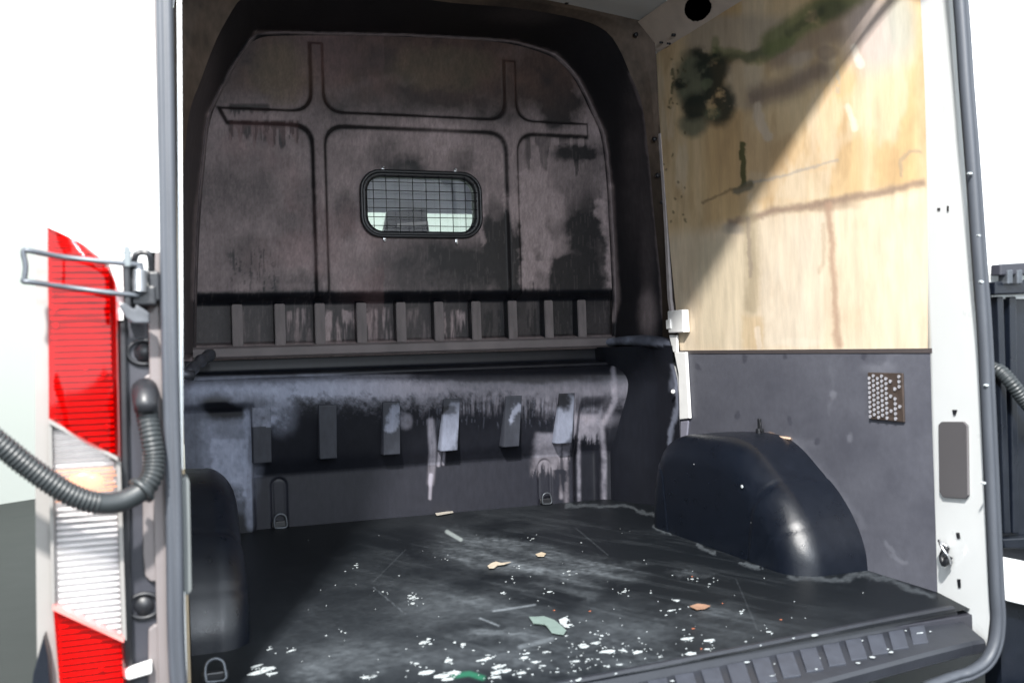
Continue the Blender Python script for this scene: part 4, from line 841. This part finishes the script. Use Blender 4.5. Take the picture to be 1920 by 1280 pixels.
bx(bm, (ext(232, 500).x, YE - .05, ext(0, 592).z), (ext(246, 500).x, YE + .0, ext(0, 488).z), .004)
bx(bm, (ext(246, 500).x, YE - .04, ext(0, 578).z), (ext(292, 500).x, YE + .0, ext(0, 540).z), .004)
tube(bm, spline([ck(249, 520, YC + .03), ck(254, 480, YC + .02), ck(268, 473, YC + .02), ck(281, 480, YC + .02), ck(285, 520, YC + .03), ck(290, 545, YC + .03)], 6), .0055, 8)
bx(bm, (ext(277, 500).x, YE - .035, ext(0, 570).z), (ext(299, 500).x, YE + .0, ext(0, 512).z), .004)
from_bm('check_bracket', bm, M['black'], chk)
prism_obj('bracket_tongue', [ck(232, 462), ck(236, 459), ck(243, 462), ck(246, 474), ck(245, 500), ck(232, 500)], (0, .008, 0), mat('grey_tongue', (.13, .15, .16), .5), chk, .002)
prism_obj('bracket_clip', [ck(222, 572), ck(232, 566), ck(252, 580), ck(255, 570), ck(280, 586), ck(280, 606), ck(250, 606), ck(236, 596)], (0, .02, 0), mat('dusty_clip', (.06, .065, .075), .5, var=.5, scale=50), chk, .003)

# ---------------- corrugated cable sleeve on the left
def sleeve(pts, r, parent, m=M['tube'], pitch=.0075, smooth_to=None):
    P = spline(pts, 12); Ld = [0]
    for a, b in zip(P, P[1:]): Ld.append(Ld[-1] + (b - a).length)
    n_ = int(Ld[-1] / (pitch / 6)); Q = resample(P, n_); rr = []
    for i in range(n_):
        s_ = i / (n_ - 1); ph = math.sin(2 * math.pi * i / 6); a_ = .065 * r * (1.3 if ph > 0 else 1)
        if smooth_to and smooth_to[0] < s_ < smooth_to[1]: a_ = 0
        rr.append(r + a_ * ph)
    bm = bmesh.new(); tube(bm, Q, rr, 16); return from_bm('cable_sleeve', bm, m, parent, True)
cs = sleeve([ext(274, 752, YE - .0), ext(276, 775, YE - .03), ext(283, 815, YE - .045), ext(289, 860, YE - .05), ext(284, 895, YE - .06), ext(262, 922, YE - .07), ext(225, 940, YE - .08), ext(185, 943, YE - .09), ext(140, 930, YE - .10), ext(95, 904, YE - .11), ext(45, 868, YE - .12), ext(0, 832, YE - .13), ext(-70, 780, YE - .14), ext(-200, 730, YE - .14)], .0175, van, smooth_to=(.30, .42))
def collar(p, d_, r, w_, parent, m):
    bm = bmesh.new(); tube(bm, [Vector(p) - d_ * w_, Vector(p) - d_ * w_ * .8, Vector(p) + d_ * w_ * .8, Vector(p) + d_ * w_], [r * .9, r, r, r * .9], 18); return from_bm('collar', bm, m, parent, True)
d_ = (ext(250, 930, YE - .075) - ext(275, 908, YE - .065)).normalized(); collar(ext(266, 918, YE - .068), d_, .025, .005, cs, M['tube'])
bm = bmesh.new(); g0 = ext(272, 745, YE - .008); tube(bm, [g0 + Vector((0, .03, .012)), g0 + Vector((0, .0, .012)), g0 + Vector((.001, -.02, .004)), g0 + Vector((.002, -.036, -.012)), g0 + Vector((.002, -.036, -.022))], [.021, .022, .022, .020, .019], 18); from_bm('rubber_grommet', bm, M['black'], cs, True)

# ---------------- right side of the opening: body edge, hinge, sleeve
def rg(u, v, y=YE): return at_y(u, v, y)
prism_obj('right_corner_panel', [rg(1776, -600), rg(1816, 0), rg(1852, 500), rg(1860, 560), rg(2250, 560), rg(2250, -600)], (0, .06, 0), M['white'], van, 0)['label'] = 'white bodywork above the right hinge'
rr_ = prism_obj('hinge_recess', [rg(1866, 545, YE + .01), rg(2250, 545, YE + .01), rg(2250, 1400, YE + .01), rg(1880, 1400, YE + .01)], (0, .05, 0), M['shell'], van, 0)
def rp(name, quad, m, y=YE - .01, t=.02, bev=.003): return prism_obj(name, [rg(u, v, y) for u, v in quad], (0, t, 0), m, rr_, bev)
rp('hinge_leaf', [(1866, 528), (1990, 520), (1990, 548), (1866, 552)], M['shell'], YE - .035, .05)
rp('hinge_leaf', [(1876, 495), (1990, 488), (1990, 512), (1876, 516)], M['dark'], YE - .045, .03)
for u in (1890, 1908): rp('hinge_pin', [(u, 506), (u + 10, 505), (u + 10, 532), (u, 533)], M['rod'], YE - .05, .03)
rp('recess_rail', [(1870, 556), (1882, 556), (1896, 1000), (1884, 1000)], M['shell'], YE - .02, .03)
rp('recess_rail', [(1893, 556), (1906, 556), (1912, 1000), (1900, 1000)], M['shell'], YE - .012, .02)
rp('recess_lip', [(1880, 1010), (2000, 1004), (2000, 1030), (1884, 1028)], M['shell'], YE - .03, .03)
rp('white_corner_piece', [(1882, 1044), (1990, 1066), (1990, 1150), (1888, 1126)], M['white'], YE - .03, .03)
sl = sleeve([rg(1862, 690, YE), rg(1880, 700, YE - .03), rg(1900, 722, YE - .05), rg(1925, 755, YE - .06), rg(1970, 800, YE - .08), rg(2060, 840, YE - .1)], .016, van)
bm = bmesh.new(); bx(bm, (1.91, YE + .06, -.5), (2.11, 4.0, 2.0)); from_bm('right_body_side', bm, M['white'], van)
prism_obj('rear_bumper', [(-.22, 1.62, -.50), (2.12, 1.62, -.50), (2.12, 1.62, -.16), (-.22, 1.62, -.16)], (0, .16, 0), M['dark'], van, .02)
# black strip left below lamp
prism_obj('bumper_end', [ext(62, 1262, YE - .02), ext(82, 1190, YE - .02), ext(90, 1230, YE - .02), ext(98, 1330, YE - .02), ext(55, 1330, YE - .02)], (0, .1, 0), M['shell'], van, .002)
prism_obj('lamp_lower_edge', [ext(68, 948, YE + .03), ext(90, 948, YE + .03), ext(104, 1300, YE + .03), ext(80, 1300, YE + .03)], (0, .03, 0), flat('brown_grey_edge', (.16, .12, .12)), van, 0)

# ---------------- outer roof, cab
Xg, Yg = np.meshgrid(np.linspace(-.2, 2.1, 40), np.linspace(YO + .02, 4.4, 20)); Zg = 2.02 + .18 * np.sqrt(np.maximum(0, 1 - (np.abs(Xg - .95) / 1.16) ** 6))
grid('roof_skin', Xg, Yg, Zg, M['white'], van)
cab = bpy.data.objects.new('cab', None); C.objects.link(cab); cab.parent = van
YF = 5.35
prism_obj('headlining', [(-.05, 4.0, 2.0), (-.05, 4.0, 1.62), (-.05, 4.5, 1.60), (-.05, 5.0, 1.56), (-.05, YF, 1.44), (-.05, YF + .03, 1.47), (-.05, 5.0, 1.75)], (2.0, 0, 0), M['liner'], cab)
prism_obj('cab_side', [(-.12, 4.0, -.1), (-.12, 6.2, -.1), (-.12, 6.2, .75), (-.12, 6.0, .9), (-.12, 4.0, .9)], (.06, 0, 0), M['liner'], cab)
prism_obj('cab_side', [(1.96, 4.0, -.1), (1.96, 6.2, -.1), (1.96, 6.2, .75), (1.96, YF, 1.45), (1.96, 5.0, 2.0), (1.96, 4.0, 2.0)], (.06, 0, 0), M['liner'], cab)
prism_obj('dashboard', [(-.05, 5.5, .2), (-.05, 5.5, .85), (-.05, 6.0, .92), (-.05, 6.2, .8), (-.05, 6.2, .2)], (2.0, 0, 0), M['dark'], cab)
mesh_obj('windscreen', [(-.05, YF, 1.46), (1.95, YF, 1.46), (1.95, 6.15, .85), (-.05, 6.15, .85)], [(0, 1, 2, 3)], clear_mat('windscreen_glass', (.93, .99, .95)), cab)
# things hanging from the headlining as seen through the bulkhead window
def cw(u, v, y): return at_y(u, v, y)
yq = 5.25
prism_obj('overhead_console', [cw(727, 396, yq), cw(800, 392, yq), cw(802, 412, yq), cw(808, 452, yq), cw(716, 452, yq)], (0, .05, 0), mat('mauve_console', (.10, .085, .11), .6), cab, .004)
prism_obj('console_strip', [cw(745, 419, yq - .01), cw(803, 415, yq - .01), cw(803, 421, yq - .01), cw(745, 425, yq - .01)], (0, .008, 0), mat('cream_strip', (.85, .75, .75), .4), cab, .001)  # thin cream strip in front of the console

# ================================================================ LOOSE THINGS ON THE FLOOR
def flake(name, label, cat, quad, m, z=.004, h=.0016, curl=.002, group=None):
    pts = [at_z(u, v, z) for u, v in quad]; c_ = sum(pts, Vector()) / len(pts); bm = bmesh.new()
    mid = bm.verts.new((c_.x, c_.y, z + h)); mb_ = bm.verts.new((c_.x, c_.y, z)); n_ = len(pts)
    T_ = [bm.verts.new((p.x, p.y, z + h + curl * random.random())) for p in pts]; B_ = [bm.verts.new((p.x, p.y, t.co.z - h)) for p, t in zip(pts, T_)]
    for i in range(n_): j = (i + 1) % n_; bm.faces.new((mid, T_[i], T_[j])); bm.faces.new((mb_, B_[j], B_[i])); bm.faces.new((T_[i], B_[i], B_[j], T_[j]))
    o = from_bm(name, bm, m); o['label'] = label; o['category'] = cat
    if group: o['group'] = group
    return o
flake('paint_flake', 'largest pale green paint flake near the middle of the van floor', 'paint flake', [(992, 1158), (1008, 1157), (1020, 1156), (1040, 1163), (1052, 1174), (1062, 1183), (1057, 1190), (1046, 1189), (1034, 1186), (1025, 1175), (1016, 1168), (1000, 1169)], flat('pale_green_paint', (.15, .20, .185)))
flake('wood_chip', 'tan wood chip lying on the floor towards the right wheel arch', 'wood chip', [(1293, 1139), (1308, 1134), (1322, 1134), (1332, 1137), (1322, 1141), (1306, 1144)], flat('tan_wood', (.26, .15, .10)), curl=.004)
flake('paper_strip', 'crumpled cream strip on the dusty middle of the floor', 'strip', [(914, 1062), (922, 1056), (930, 1053), (940, 1056), (958, 1055), (946, 1060), (934, 1060), (926, 1065), (917, 1067)], flat('cream_paper', (.50, .43, .34)), curl=.004)
flake('cardboard_scrap', 'small tan scrap on the floor right of the crumpled strip', 'scrap', [(1004, 1040), (1015, 1036), (1024, 1038), (1020, 1043), (1008, 1043)], flat('tan_card', (.46, .38, .28)))
flake('tape_strip', 'short cream tape strip at the foot of the bulkhead', 'tape', [(816, 963), (848, 958), (850, 961), (819, 967)], flat('cream_tape', (.50, .46, .40)))
flake('paint_flake', 'white paint flake beside the pale green flake, on its right', 'paint flake', [(1048, 1163), (1060, 1157), (1066, 1162), (1062, 1170), (1068, 1177), (1058, 1176), (1050, 1170)], bpy.data.materials['dried_white_paint'])
